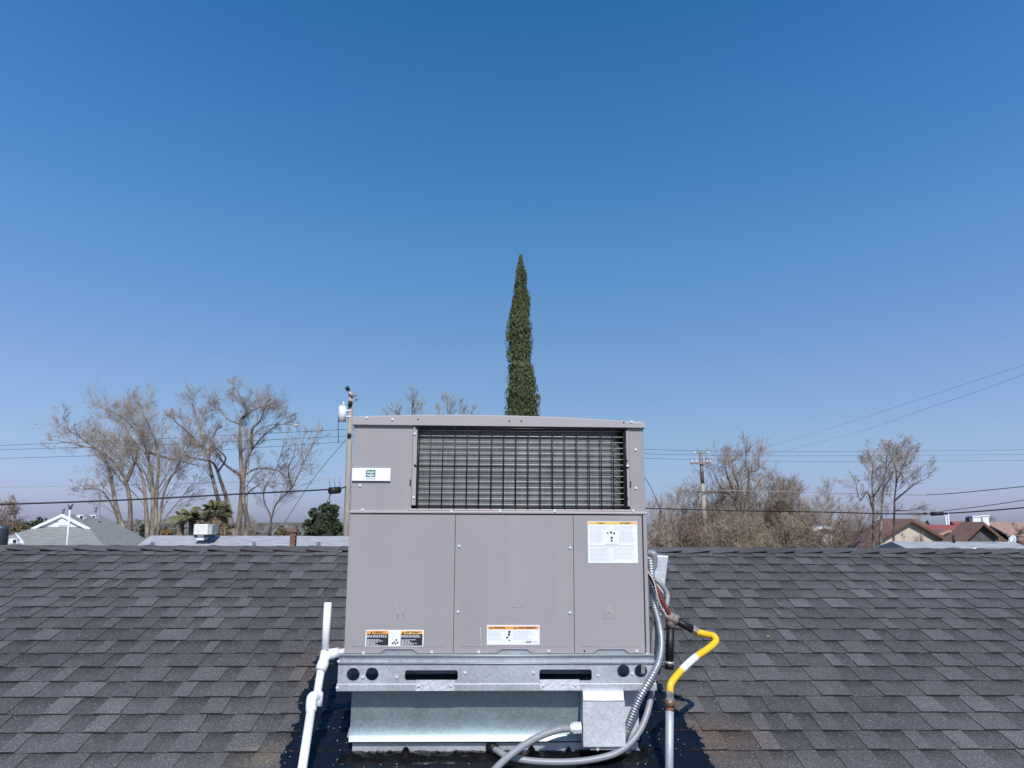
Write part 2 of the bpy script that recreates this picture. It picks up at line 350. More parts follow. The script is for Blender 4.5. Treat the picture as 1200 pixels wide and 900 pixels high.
rng = random.Random(4)
EXPO = .1405
def add_piece(mb, x0, x1, s0, base, proud, tone, band, slant):
    """one tab: a thin wedge; base = height above plane at the butt, proud = raised lamination"""
    th = .0045; L_ = EXPO+.03; n0 = .0035
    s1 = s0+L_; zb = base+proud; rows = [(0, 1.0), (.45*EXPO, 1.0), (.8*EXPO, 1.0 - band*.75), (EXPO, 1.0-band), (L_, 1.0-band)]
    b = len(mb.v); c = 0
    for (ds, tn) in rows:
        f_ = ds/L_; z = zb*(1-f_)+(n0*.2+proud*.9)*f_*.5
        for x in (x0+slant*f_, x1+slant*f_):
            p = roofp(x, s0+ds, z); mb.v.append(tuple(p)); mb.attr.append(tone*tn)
    for i in range(4):
        q = b+i*2; mb.f.append((q, q+1, q+3, q+2)); mb.m.append(0); mb.sm.append(False)
    # butt and side edges
    lo = zb-th-proud
    e = [roofp(x0, s0, lo), roofp(x1, s0, lo), roofp(x0+slant, s1, -.008), roofp(x1+slant, s1, -.008)]
    bb = len(mb.v)
    for p in e: mb.v.append(tuple(p)); mb.attr.append(tone)
    for q in ((bb, bb+1, b+1, b), (bb+1, bb+3, b+9, b+7, b+5, b+3, b+1), (bb+2, bb, b, b+2, b+4, b+6, b+8)):
        mb.f.append(q); mb.m.append(1); mb.sm.append(False)
pieces = []
for i in range(0, 45):
    s0 = 5.228 - EXPO*i
    if s0 < eave_s-.01: break
    x = XL + rng.uniform(-.2, 0)
    while x < XR:
        wr = rng.choice((.07, .09, .11, .125, .15)) * rng.uniform(.9, 1.15)
        wt = rng.choice((.06, .085, .10, .12, .15)) * rng.uniform(.9, 1.15)
        if rng.random() < .04: wt = .025
        pieces.append((x, wr, wt, s0 + rng.uniform(-.0015, .0015), i)); x += wr+wt
def piece_mesh(mb, pc, r):
    x, wr, wt, s0, i = pc
    sl_ = r.uniform(-.006, .006); jag = .0
    tr = r.choice((.076,.082,.088,.093)) ; tt = r.choice((.081,.090,.098,.107,.119))
    if i == -1: s0 += .0
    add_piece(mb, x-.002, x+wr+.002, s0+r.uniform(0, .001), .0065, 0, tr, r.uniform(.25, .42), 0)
    add_piece(mb, x+wr, x+wr+wt, s0-.0012, .0065, .0050, tt, r.uniform(0, .12), sl_)
def vis(pc):
    p = roofp(pc[0]+.1, pc[3]+.07); dd = p-EYE; dep = dd.dot(fw)
    if dep < .3: return -1
    px = 600+F_PX*dd.dot(rt)/dep; py = 450-F_PX*dd.dot(up)/dep
    if not (-20 < px < 1220 and py < 915): return -1
    if 400 < px < 765 and py < 895: return -1
    if 400 < px < 760: return -1
    return (pc[1]+pc[2])/dep**3
order = sorted(range(len(pieces)), key=lambda k: -vis(pieces[k])); single = set(k for k in order[:300] if vis(pieces[k]) > 0)
rest = MB()
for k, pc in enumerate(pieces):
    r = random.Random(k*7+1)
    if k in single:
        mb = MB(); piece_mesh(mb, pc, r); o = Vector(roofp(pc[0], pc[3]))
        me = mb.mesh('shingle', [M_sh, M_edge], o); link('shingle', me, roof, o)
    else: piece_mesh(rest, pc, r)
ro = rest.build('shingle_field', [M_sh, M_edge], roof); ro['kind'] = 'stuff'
# back slope courses, coarse strips
bk = MB()
for i in range(44):
    y0 = BY-(i+1)*.133; 
    if y0 < RY: break
    z0 = EZr+(BY-y0)/3*1.0
    y1 = y0+.16; z1 = z0-.16/3
    b = len(bk.v)
    for (y, z) in ((y0, z0+.002), (y1, z1+.012), (y1, z1+.004)):
        for x in (XL, XR): bk.v.append((x, y, z)); bk.attr.append(.09)
    for q in ((0,1,3,2), (2,3,5,4)): bk.f.append(tuple(b+j for j in q)); bk.m.append(0 if q[0] == 0 else 1); bk.sm.append(False)
bk.build('rear_slope_courses', [M_sh, M_edge], roof)
# a top strip of shingle up to the ridge under the caps
tp = MB()
for x0 in np.arange(XL, XR, .5):
    b = len(tp.v)
    for s, z in ((S_RIDGE-.10, .006), (S_RIDGE, .006)):
        for x in (x0, x0+.5): tp.v.append(tuple(roofp(x, s, z))); tp.attr.append(.10)
    tp.f.append((b, b+1, b+3, b+2)); tp.m.append(0); tp.sm.append(False)
tp.build('top_course', [M_sh, M_edge], roof)
# ridge caps: lapped from both ends of the ridge, so each shows its butt on the outer side
def cap(x0, x1, flip, k):
    mb = MB(); r = random.Random(k); tone = r.uniform(.075, .098); W = .128
    xa, xb = (x0, x1+.06) if not flip else (x0-.06, x1)
    za, zb = (.027, .004) if not flip else (.004, .027)
    th = .006; b = 0
    prof = [(-W, 0), (-W*.5, 0), (-.03, -.004), (.03, -.004), (W*.5, 0), (W, 0)]
    rows = []
    for j, (xx, zz) in enumerate(((xa, za), ((xa+xb)/2, (za+zb)/2-.002), (xb, zb))):
        lift = zz + r.uniform(-.002, .002)
        for q, (a, dz) in enumerate(prof):
            sgn = -1 if a < 0 else 1; wob = r.uniform(-.003, .003) if abs(a) == W else 0
            y = RY + (a+wob)*math.cos(SL); z = RZ - abs(a)*math.sin(SL) + dz + lift*(.85 if abs(a) < .05 else 1.05)
            mb.v.append((xx, y, z)); mb.attr.append(tone)
    for layer in range(1):
        n6 = 6
        for j in range(2):
            for q in range(5): mb.f.append((j*n6+q, (j+1)*n6+q, (j+1)*n6+q+1, j*n6+q+1)); mb.m.append(0); mb.sm.append(False)
    top = len(mb.v)
    for i in range(top):
        x, y, z = mb.v[i]; mb.v.append((x, y, z-th)); mb.attr.append(tone)
    for j in range(2):
        mb.f.append((j*6, j*6+top, (j+1)*6+top, (j+1)*6)); mb.f.append((j*6+5, (j+1)*6+5, (j+1)*6+5+top, j*6+5+top)); mb.m += [1, 1]; mb.sm += [False]*2
        for q in range(5): mb.f.append((j*6+q+top, j*6+q+1+top, (j+1)*6+q+1+top, (j+1)*6+q+top)); mb.m.append(1); mb.sm.append(False)
    for j in (0, 2):
        for q in range(5): mb.f.append((j*6+q, j*6+q+1, j*6+q+1+top, j*6+q+top)); mb.m.append(1); mb.sm.append(False)
    off = Vector((x0, RY, RZ)); link('ridge_cap', mb.mesh('ridge_cap', [M_sh, M_edge], off), roof, off)
def rx(px): return onroof(px, 641)[0]
x = rx(55) - 0.2348*22; k = 0
mid = .05
while x < mid:
    cap(x, min(x+.2348, mid), False, k); x += .2348; k += 1
x = rx(1115) + .2085*24
while x > mid:
    cap(max(x-.2085, mid), x, True, k); x -= .2085; k += 1

# ---- tar around the curb
LB = [onroof(*p) for p in ((402,738),(386,752),(372,775),(364,800),(352,828),(343,855),(333,885),(326,905))]
RB = [onroof(*p) for p in ((752,790),(766,800),(778,812),(784,830),(800,842),(812,862),(826,885),(836,905))]
def bound(B, s, ext):
    B = sorted(B, key=lambda q: q[1])
    if s <= B[0][1]: return B[0][0] + ext*(B[0][1]-s)
    if s >= B[-1][1]: return B[-1][0]
    for (xa, sa), (xb, sb) in zip(B, B[1:]):
        if sa <= s <= sb: return xa+(xb-xa)*(s-sa)/(sb-sa)
tm = MB(); step = .0075; s = 2.42; ns = int((4.75-2.42)/step); x0 = -1.15; nx = int(2.25/step)
def hts(x, s):
    row = (5.228-s)/EXPO; fr = 1-(row-math.floor(row))
    st = .014*(1-fr)**1*.6
    return .0105+st*.5+.005*noise.noise(Vector((x*9, s*9, 0)))+.0032*noise.noise(Vector((x*40, s*26, 3)))
def inside(x, s):
    e = noise.noise(Vector((x*7, s*7, 5)))*.035 + noise.noise(Vector((x*30, s*22, 9)))*.022 + noise.noise(Vector((x*90, s*60, 2)))*.012
    if s > 3.62:                              # beside and behind the unit
        lb = bound(LB, s, -.4)
        if s > 4.58+e: return False
        return -.70-.0+e < x < .80+e*.8 if s > 3.78 else lb+e < x < .74+e
    lo = 2.55 + e*2
    return bound(LB, s, -.12)+e < x < bound(RB, s, .12)+e and s > lo
idx = {}
for j in range(ns):
    sj = s+j*step
    for i in range(nx):
        xi = x0+i*step
        if -.50 < xi < .55 and sj > 3.35: continue
        if not inside(xi, sj): continue
        q = []
        for (a, b_) in ((0,0),(1,0),(1,1),(0,1)):
            key = (i+a, j+b_)
            if key not in idx:
                idx[key] = len(tm.v); xx = x0+key[0]*step; s_ = s+key[1]*step
                tm.v.append(tuple(roofp(xx, s_, hts(xx, s_))))
            q.append(idx[key])
        tm.f.append(tuple(q)); tm.m.append(0); tm.sm.append(True)
to = tm.build('tar_patch', M_tar, roof); to['label'] = 'black tar smeared over the shingles around the curb'

# ================================================================= CURB
FY = 3.40; CY = 3.455        # face of the unit, face of the curb
def X(px, py, Y=FY): return at(px, py, Y).x
def Z(px, py, Y=FY): return at(px, py, Y).z
cx0, cx1 = X(411, 840, CY), X(748, 840, CY); cz1 = Z(600, 812, FY)+.03
czl = Z(600, 868, CY-.02)
curb = thing('roof_curb', ((cx0+cx1)/2, CY, roofp(0, 3.5).z), 'galvanized sheet metal curb sealed into black tar under the grey rooftop unit', 'roof curb')
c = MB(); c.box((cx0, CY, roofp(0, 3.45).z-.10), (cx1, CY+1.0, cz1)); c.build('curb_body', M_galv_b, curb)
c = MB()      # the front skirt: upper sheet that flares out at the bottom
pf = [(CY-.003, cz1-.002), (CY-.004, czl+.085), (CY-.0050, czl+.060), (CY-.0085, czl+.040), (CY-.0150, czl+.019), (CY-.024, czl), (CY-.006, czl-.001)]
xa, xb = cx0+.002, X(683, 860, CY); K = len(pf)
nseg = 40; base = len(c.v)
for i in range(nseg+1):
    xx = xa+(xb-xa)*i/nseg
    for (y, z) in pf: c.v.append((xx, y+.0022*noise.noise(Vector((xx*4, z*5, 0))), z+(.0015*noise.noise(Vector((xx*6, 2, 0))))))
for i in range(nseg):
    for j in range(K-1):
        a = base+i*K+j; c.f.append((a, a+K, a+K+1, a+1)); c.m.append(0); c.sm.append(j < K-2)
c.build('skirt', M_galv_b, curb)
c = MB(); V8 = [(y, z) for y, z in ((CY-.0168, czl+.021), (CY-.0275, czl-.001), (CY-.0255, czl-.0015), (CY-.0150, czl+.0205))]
c.add([(x_, y, z) for x_ in (xa-.003, xb) for y, z in V8], [(0,3,2,1),(4,5,6,7),(0,1,5,4),(1,2,6,5),(2,3,7,6),(3,0,4,7)]); c.build('lip_highlight_strip', M_galv_l, curb)  # added lighter strip over the skirt's lip, painting in its sun reflection
c = MB(); c.box((xb+.01, CY-.006, Z(0+740, 867, CY)), (cx1+.001, CY-.002, cz1-.002)); c.build('corner_plate', galv('light_galvanized_plate', (.55,.58,.60), .5, .3), curb)
c = MB(); c.add([at(411,850,CY-.004), at(411,865,CY-.004), at(406.5,864,CY-.006), at(408.5,856,CY-.006), at(411,850,CY), at(411,865,CY), at(406.5,864,CY), at(408.5,856,CY)], [(0,1,2,3),(7,6,5,4),(0,3,7,4),(1,0,4,5),(2,1,5,6),(3,2,6,7)]); c.build('corner_tab', M_galv, curb)
c = MB(); c.box((cx0+.012, CY-.003, czl-.10), (cx1-.004, CY-.0005, czl-.012)); c.build('base_sheet', M_galv, curb)
def screw_mesh(nm='screw', r=.0052, mt=None):
    s_ = MB(); s_.tube([(0,0,0),(0,-.002,0)], r*1.25, 10); s_.tube([(0,-.002,0),(0,-.0055,0)], r*.8, 6, smooth=False); return s_.mesh(nm, mt or M_screw)
SCREW = screw_mesh()
HOLE = (lambda: (lambda s_: (s_.tube([(0,.001,0),(0,-.0004,0)], .004, 12), s_.mesh('screw_hole', M_black))[1])(MB()))()
for px, py in ((433,864),(507,861),(507,866),(581,860),(640,862)): link('screw', SCREW, curb, at(px, py, CY-.012))
# jagged tar bead at the foot of the curb
tb = MB(); nxb = 300; nyb = 9; xs0, xs1 = cx0-.03, cx1+.03
for i in range(nxb+1):
    xx = xs0+(xs1-xs0)*i/nxb
    pk = .004+.012*max(0, noise.noise(Vector((xx*6, 0, 7))))+.060*max(0, noise.noise(Vector((xx*19, 4, 7)))-.18)+.006*noise.noise(Vector((xx*60, 0, 1)))
    for j in range(nyb+1):
        q = j/nyb; y = CY-.012-.085*q
        sr = (y-EYE.y)
        zr = EZ + (y*math.sin(SL)-HP)/math.cos(SL)
        hgt = (pk+.002)*(1-q)**1.6+.003*(1-q)+.012*math.sin(math.pi*q)+.009*noise.noise(Vector((xx*22, y*30, 0)))*(1 if 0 < j else 0)+.002*noise.noise(Vector((xx*70, y*70, 0)))+.006
        if j == nyb: hgt = -.01
        tb.v.append((xx, y, zr+max(hgt, -.01)))
for i in range(nxb):
    for j in range(nyb):
        a = i*(nyb+1)+j; tb.f.append((a, a+nyb+1, a+nyb+2, a+1)); tb.m.append(0); tb.sm.append(True)
M_tar2 = mat('lumpy_tar', (.0035,.0032,.004), .38, 0, .3, 30, .25, 60, .22)
tb.build('tar_bead', M_tar2, curb)

# ================================================================= THE ROOFTOP UNIT
uxl, uxr = X(408.5, 640), X(758, 640)
zb_, zt_ = Z(580, 766.5), Z(580, 491)
zm = Z(580, 602)
unit = thing('air_conditioner', ((uxl+uxr)/2, FY+.5, Z(580, 808)), 'large grey packaged rooftop air conditioner with black wire coil guard', 'air conditioner')
DEP = 1.06
ug = MB(); ug.box((uxl+.006, FY+.012, zb_+.002), (uxr-.006, FY+DEP, zm-.004)); ug.build('lower_cabinet', M_case, unit)
gl, gr = X(483, 545), X(737.5, 545); gb, gt = Z(600, 596.5), Z(600, 497.5)
gl2, gr2 = X(489, 545), X(733.5, 545)
up_ = MB()
up_.box((uxl+.001, FY+.004, zm+.006), (gl, FY+DEP, zt_-.004))
up_.box((gr, FY+.004, zm+.006), (uxr-.001, FY+DEP, zt_-.004))
up_.box((gl+.0005, FY+.13, zm+.006), (gr-.0005, FY+DEP, zt_-.004))
up_.build('upper_cabinet', M_case, unit, bev=.003)
# upper seam in the left panel is its right edge; ledge under the coil guard
l = MB(); l.box((uxl-.004, FY-.006, zm), (uxr+.006, FY+.02, zm+.011)); l.box((gl-.01, FY-.002, zm+.0115), (gr+.002, FY+.02, gb)); l.build('ledge', M_case2, unit, bev=.0025)
# lid with a crowned top
ld = MB(); nxl, nyl = 24, 10; lx0, lx1 = uxl-.004, uxr+.004
def lidz(u, v): return zt_-.002+.036*(math.sin(math.pi*u)**.8)*min(1, .55+v*1.2)-.016*u+.006
zf = Z(600, 499.5)
for j in range(nyl+1):
    for i in range(nxl+1):
        u_, v_ = i/nxl, j/nyl; ld.v.append((lx0+(lx1-lx0)*u_, FY-.008+v_*(DEP+.02), lidz(u_, v_)))
for j in range(nyl):
    for i in range(nxl):
        a = j*(nxl+1)+i; ld.f.append((a, a+1, a+nxl+2, a+nxl+1)); ld.m.append(0); ld.sm.append(True)
b0 = len(ld.v)
for i in range(nxl+1):
    u_ = i/nxl; xx = lx0+(lx1-lx0)*u_; zt2 = lidz(u_, 0)
    ld.v += [(xx, FY-.008, zt2), (xx, FY-.012, zt2-.005), (xx, FY-.012, zf+.001-.004*u_), (xx, FY+.004, zf-.004*u_)]
for i in range(nxl):
    for j in range(3):
        a = b0+i*4+j; ld.f.append((a+1, a+5, a+4, a)); ld.m.append(0); ld.sm.append(False)
for sx, uu in ((lx0, 0), (lx1, 1)):
    b1 = len(ld.v)
    ld.v += [(sx, FY-.010, lidz(uu, 0)), (sx, FY+DEP+.01, lidz(uu, 1)), (sx, FY+DEP+.01, zf-.004*uu), (sx, FY-.010, zf-.004*uu)]
    ld.f.append((b1, b1+1, b1+2, b1+3)); ld.m.append(0); ld.sm.append(False)
ld.build('lid', M_case2, unit)
# coil, its fan of fins, and the guard
fin = bpy.data.materials.new('aluminium_coil_fins'); fin.use_nodes = True; n = fin.node_tree; b = n.nodes['Principled BSDF']
tc = n.nodes.new('ShaderNodeTexCoord'); mp = n.nodes.new('ShaderNodeMapping'); mp.inputs['Scale'].default_value = (420, 1, 9)
n.links.new(tc.outputs['Object'], mp.inputs[0]); nz = n.nodes.new('ShaderNodeTexNoise'); nz.inputs['Scale'].default_value = 1; nz.inputs['Detail'].default_value = 2; n.links.new(mp.outputs[0], nz.inputs[0])
n3 = n.nodes.new('ShaderNodeTexNoise'); n3.inputs['Scale'].default_value = 22; n3.inputs['Detail'].default_value = 5; n.links.new(tc.outputs['Object'], n3.inputs[0])
mm = n.nodes.new('ShaderNodeMath'); mm.operation = 'MULTIPLY'; n.links.new(nz.outputs['Fac'], mm.inputs[0]); n.links.new(n3.outputs['Fac'], mm.inputs[1])
rpp = n.nodes.new('ShaderNodeValToRGB'); n.links.new(mm.outputs[0], rpp.inputs[0]); rpp.color_ramp.elements[0].position = .12; rpp.color_ramp.elements[1].position = .42
rpp.color_ramp.elements[0].color = (.095,.096,.098,1); rpp.color_ramp.elements[1].color = (.185,.186,.19,1); n.links.new(rpp.outputs[0], b.inputs['Base Color'])
b.inputs['Metallic'].default_value = .2; b.inputs['Roughness'].default_value = .6
cl = MB(); q_ = [(gl2+.004, FY+.032)] + [(gr2-.075+.07*math.sin(R(k*10)), FY+.032+.07*(1-math.cos(R(k*10)))) for k in range(0, 10)]
for x_, y_ in q_: cl.v += [(x_, y_, gb+.004), (x_, y_, gt-.012)]
for k in range(len(q_)-1): cl.f.append((2*k, 2*k+2, 2*k+3, 2*k+1)); cl.m.append(0); cl.sm.append(k > 0)
coil = cl.build('coil', fin, unit)
bz = MB()
bz.box((gl2-.002, FY+.006, gt-.016), (gr2+.002, FY+.12, gt+.012)); bz.box((gl2-.002, FY+.004, gb-.002), (gr2+.002, FY+.12, gb+.006))
bz.box((gl2-.003, FY+.006, gb+.0055), (gl2+.006, FY+.12, gt-.0155)); bz.box((gr2-.008, FY+.004, gb+.0055), (gr2+.003, FY+.12, gt-.0155))
bz.build('coil_surround', M_black, unit)
for xa_, xb_ in ((gl+.001, gl2-.003), (gr2+.0035, gr-.001)):
    st = MB(); st.box((xa_, FY-.003, gb+.014), (xb_, FY+.03, gt-.012)); st.build('guard_strip', M_case2, unit, bev=.002)
for k in range(14):                      # horizontal guard wires, their sun glint painted in as pale grey
    z = gb+.020+(gt-gb-.046)*k/13
    hw = MB(); hw.tube([(gl2+.004, FY+.022, z), ((gl2+gr2)/2, FY+.022, z+rng.uniform(-.0008,.0008)), (gr2-.004, FY+.022, z+.0004)], .0015, 6); hw.build('grille_wire', M_wire_h, unit)
for z, r_ in ((gt-.0185, .0032), ((gt+gb)/2-.001, .0028), (gb+.011, .0035)):
    hw = MB(); hw.tube([(gl2-.012, FY-.006, z), (gr2+.012, FY-.006, z)], r_, 6); hw.build('grille_rod', M_wire, unit)
nv = 18
for k in range(nv):
    x_ = gl2+.003+(gr2-gl2-.006)*k/(nv-1)
    hw = MB(); hw.tube([(x_+.0015, FY-.0065, gt-.010), (x_, FY-.0075, (gt+gb)/2), (x_-.001, FY-.0065, gb+.004)], .0026, 6); hw.build('grille_wire', M_wire, unit)
# lower panels: outline with a hand-hold notch at the foot
def notch_panel(pxa, pxb, na, nb):
    xa, xb = X(pxa, 690), X(pxb, 690); z0, z1 = zb_+.004, zm-.0055
    n0, n1 = X(na, 766), X(nb, 766)
    o = [(xa, z1), (xb, z1), (xb, z0), (n1+.024, z0), (n1, z0+.017), (n0, z0+.017), (n0-.024, z0), (xa, z0)]
    return plate('access_panel', o, [], FY-.002, .004, M_case, unit)
nl = MB(); nl.box((uxl+.01, FY+.0025, zb_+.0015), (uxr-.01, FY+.006, zb_+.028)); nl.build('rail_upstand', M_galv_l, unit)
pans = [(406.5, 532.05, 452, 483), (532.75, 672.15, 588, 617), (672.85, 753.9, 702, 731)]
for p in pans: notch_panel(*p)
pb = MB(); pb.box((X(755.4, 690), FY-.002, zb_), (uxr+.002, FY+.03, zm-.002)); pb.build('corner_post', M_case, unit, bev=.003)
for px in (532.4, 672.5, 754.5):
    gp = MB(); gp.box((X(px, 690)-.0016, FY+.0022, zb_+.004), (X(px, 690)+.0016, FY+.0024, zm-.003)); gp.build('panel_gap', M_black, unit)
    
lg = MB(); lg.box((uxl+.002, FY+.0021, zm-.0058), (uxr-.004, FY+.010, zm-.0006)); lg.build('ledge_gap', M_black, unit)
# upper left panel edge and lid gaps
sg = MB(); sg.box((uxl+.003, FY+.0005, zt_-.026+.0), (gl-.002, FY+.0035, zt_-.0245)); 
sg.build('seam', M_black, unit)
for a, b_ in ((412, 522), (540, 664), (682, 750)):
    e = MB(); e.tube([at(a, 757.5, FY-.002), at(b_, 757.5, FY-.002)], .0017, 6); e.build('stiffening_crease', M_case2, unit)
for a, b_ in ((452, 483), (588, 617), (702, 731)):
    e = MB(); z = zb_+.0195; e.tube([(X(a,766)-.026, FY-.003, zb_+.0035), (X(a, 766)-.001, FY-.003, z+.002), (X(b_, 766)+.001, FY-.003, z+.002), (X(b_,766)+.026, FY-.003, zb_+.0035)], .0014, 6); e.build('notch_hem', M_case2, unit)
for px, py in ((430,489.5),(460,491.5),(740,494.5)): link('screw', SCREW, unit, at(px, py, FY-.0125))
for px, py in ((490,491.5),(597,493.5),(611,493.5),(731,495)): link('screw_hole', HOLE, unit, at(px, py, FY-.0125))
for px, py in ((422,569),(745,572),(745,527)): link('screw', SCREW, unit, at(px, py, FY+.003))
for px, py in ((425,597.5),(529,599.5),(586,599),(742,598.5),(650,599)): link('screw', SCREW, unit, at(px, py, FY-.004))
for px, py in ((486,508.5),(485,583),(735.5,546)): link('screw', SCREW, unit, at(px, py, FY-.004))
for px, py in ((735,540),(735.5,584),(486,545)): link('screw_hole', HOLE, unit, at(px, py, FY-.004))
for px, py in ((538,640),(536.5,717),(668,642),(668,718),(426,765),(506,764),(561,764),(643,763),(746,763)): link('screw', SCREW, unit, at(px, py, FY-.003))
for px, py in ((530.8,768.5),(672,768.5),(758,767)): link('screw', SCREW, unit, at(px, py, FY-.004))
link('screw_hole', HOLE, unit, at(685, 763, FY-.0035))
# latch slots beside the guard
e = MB(); e.box((X(480.3,565)-.001, FY+.0, Z(480,569)), (X(481.6,565), FY+.003, Z(480,562))); e.box((X(738.3,565), FY+.0, Z(738,571)), (X(739.5,565), FY+.003, Z(738,564))); e.build('slot', M_black, unit)
# embossed pictograms
def lines(name, polys, mt, parent, Y, r=.0016):
    e = MB()
    for pl in polys: e.tube([at(px, py, Y) for px, py in pl], r, 5)
    return e.build(name, mt, parent)
lines('embossed_symbol', [[(466.5,711.5),(471,711.5)],[(465,726),(472.5,726)],[(466.5,714),(466,723)],[(471.5,713),(472.5,723)],[(471,715.5),(474,715.5)]], M_case2, unit, FY-.002)
arc = [(603.5+7*math.cos(R(a)), 718.5+6.5*math.sin(R(a))) for a in range(35, 215, 15)]
lines('embossed_symbol', [arc, [(599,712),(614,710)], [(610,715.5),(614,715)], [(599,712),(596.6,716)]], M_case2, unit, FY-.002)
lines('embossed_symbol', [[(714,710),(707.5,724.5),(721,724.5),(714,710)],[(714,714),(714,719.5)],[(714,721.2),(714,722.2)]], M_case2, unit, FY-.002)
lines('scrape', [[(563,735),(563.6,750),(564.6,757),(566.5,763)]], mat('bare_scratch', (.62,.60,.63), .5), unit, FY-.002, .0009)
# labels
def rect(mb, px0, py0, px1, py1, Y, mi=0, th=.0006):
    a = at(px0, py1, Y); b = at(px1, py0, Y); mb.box((a.x, Y, a.z), (b.x, Y+th, b.z), mi)
def text(parent, body, px, py, Y, size, mt, bold=0.0, name='lettering', align='CENTER', tgt=None):
    cu = bpy.data.curves.new('t', 'FONT'); cu.body = body; cu.size = size; cu.align_x = align; cu.align_y = 'CENTER'; cu.offset = bold; cu.resolution_u = 3
    o = bpy.data.objects.new('t', cu); S.collection.objects.link(o)
    me = bpy.data.meshes.new_from_object(o.evaluated_get(bpy.context.evaluated_depsgraph_get())); bpy.data.objects.remove(o)
    c_ = at(px, py, Y)
    xs_ = [v.co.x for v in me.vertices]; sc = 1
    if tgt: sc = tgt/(max(xs_)-min(xs_))
    for v in me.vertices: v.co = Vector((c_.x+v.co.x*sc, Y, c_.z+v.co.y)) - wloc(parent)
    me.materials.clear(); me.materials.append(mt); return link(name, me, parent)
def print_lines(mb, px0, px1, py0, py1, nrow, Y, mi, r, rag=.5, hgt=.45, word=(1.5, 4)):
    dy = (py1-py0)/nrow
    for k in range(nrow):
        y = py0+dy*(k+.5); end = px1-(px1-px0)*rag*r.random(); x = px0
        while x < end:
            w_ = min(r.uniform(*word), end-x); rect(mb, x, y-dy*hgt/2, x+w_, y+dy*hgt/2, Y, mi, .0002); x += w_+.7
PM = [M_paper, M_orange, M_yel_o, M_ink, M_greyink, M_redink, M_bluegrey, M_green]
def label(name, px0, py0, px1, py1, lb):
    mb = MB(); rect(mb, px0, py0, px1, py1, FY-.0034, 0, .0012); o = mb.build(name, M_paper, unit); o['label'] = lb; return o
lr = random.Random(8)
# the two-part dark label at the lower left
o = label('warning_label', 428, 738.2, 496.6, 757.6, 'wide label with two black text boxes under orange headers')
p1 = MB(); Y1, Y2, Y3 = FY-.0040, FY-.0046, FY-.0052
for a, b_ in ((429.3, 455.3), (469.3, 495.2)):
    rect(p1, a, 739.2, b_, 743, Y1, 1 if a < 440 else 2); rect(p1, a, 743.2, b_, 756.6, Y1, 3); rect(p1, a+9, 743.3, b_, 744, Y2, 5)
    print_lines(p1, a+.6, b_-1, 744.2, 747.2, 2, Y2, 4, lr, .1, .75); print_lines(p1, a+.9, b_-6, 749, 756.2, 5, Y2, 4, lr, .55, .7)
for (x_, y_) in ((462,752.5),(464.5,750),(466,753),(460,754),(463.6,754.5)): rect(p1, x_-.9, y_-1.1, x_+.9, y_+1.1, Y1, 3)
p1.build('print', PM, o)
text(o, 'WARNING', 443.5, 741.1, Y3, .011, M_ink, .0002, tgt=.038); text(o, 'AVERTISSEMENT', 483.5, 741.1, Y3, .010, M_ink, .0002, tgt=.07)
for a in (435.5, 472.2):
    tr = MB(); q = [at(a-1.4, 742.5, Y3), at(a+1.4, 742.5, Y3), at(a, 739.8, Y3)]; tr.add(q, [(0,1,2)]); tr.build('warning_triangle', M_ink, o)
# the middle label
o = label('warning_label', 570.5, 732.6, 632.4, 755.6, 'wide white label with an orange header, pictograms and a barcode')
p1 = MB(); rect(p1, 571.6, 734, 631.4, 737.4, Y1, 1)
print_lines(p1, 572.5, 589.5, 738.6, 747, 6, Y1, 6, lr, .25, .5); print_lines(p1, 572.5, 589.5, 748, 750.5, 2, Y1, 6, lr, .3, .5)
print_lines(p1, 601.5, 630.5, 738.6, 749.6, 8, Y1, 6, lr, .45, .5)
for (x_, y_, w_, h_) in ((597,740.5,1.3,1.4),(596.5,743.8,1.3,1.2),(594.5,747.2,1.4,.9),(597,750.4,.8,.8)): rect(p1, x_-w_, y_-h_, x_+w_, y_+h_, Y1, 3)
rect(p1, 591.3, 738, 591.6, 755, Y1, 6); rect(p1, 600.4, 738, 600.7, 755, Y1, 6)
x_ = 612.5
while x_ < 630:
    w_ = lr.uniform(.25, .8); rect(p1, x_, 751, x_+w_, 753.8, Y1, 4 if x_ < 616 or x_ > 622 else 3); x_ += w_+lr.uniform(.3, .8)
p1.build('print', PM, o)
text(o, 'WARNING', 584.8, 735.7, Y3, .011, M_redink, .0002, tgt=.05); text(o, 'AVERTISSEMENT', 617.5, 735.7, Y3, .011, M_redink, .0002, tgt=.082)
for a in (575.4, 603.6):
    tr = MB(); q = [at(a-1.3, 737, Y3), at(a+1.3, 737, Y3), at(a, 734.6, Y3)]; tr.add(q, [(0,1,2)]); tr.build('warning_triangle', M_ink, o)
# the tall label at the upper right
o = label('warning_label', 689.2, 611.2, 746.6, 659.8, 'large white label with small print under a thin orange header')
p1 = MB(); rect(p1, 689.4, 611.6, 720, 614.4, Y1, 2); rect(p1, 720, 611.6, 746.2, 614.4, Y1, 2)
print_lines(p1, 691.5, 717.5, 615.8, 621, 3, Y1, 6, lr, .3, .4); print_lines(p1, 720, 745, 615.8, 621, 3, Y1, 6, lr, .2, .4)
print_lines(p1, 691.5, 709, 622, 636, 8, Y1, 4, lr, .3, .3); print_lines(p1, 726, 744.6, 622, 636, 8, Y1, 4, lr, .2, .3)
print_lines(p1, 710, 726, 637, 638.6, 1, Y1, 4, lr, .1, .6); print_lines(p1, 691.5, 745, 638.8, 640.6, 1, Y1, 4, lr, .05, .6)
print_lines(p1, 691.5, 717.6, 641.6, 657.5, 11, Y1, 6, lr, .3, .35); print_lines(p1, 720, 744.5, 641.6, 655, 9, Y1, 6, lr, .25, .35)
rect(p1, 718.6, 641, 718.9, 658.8, Y1, 6)
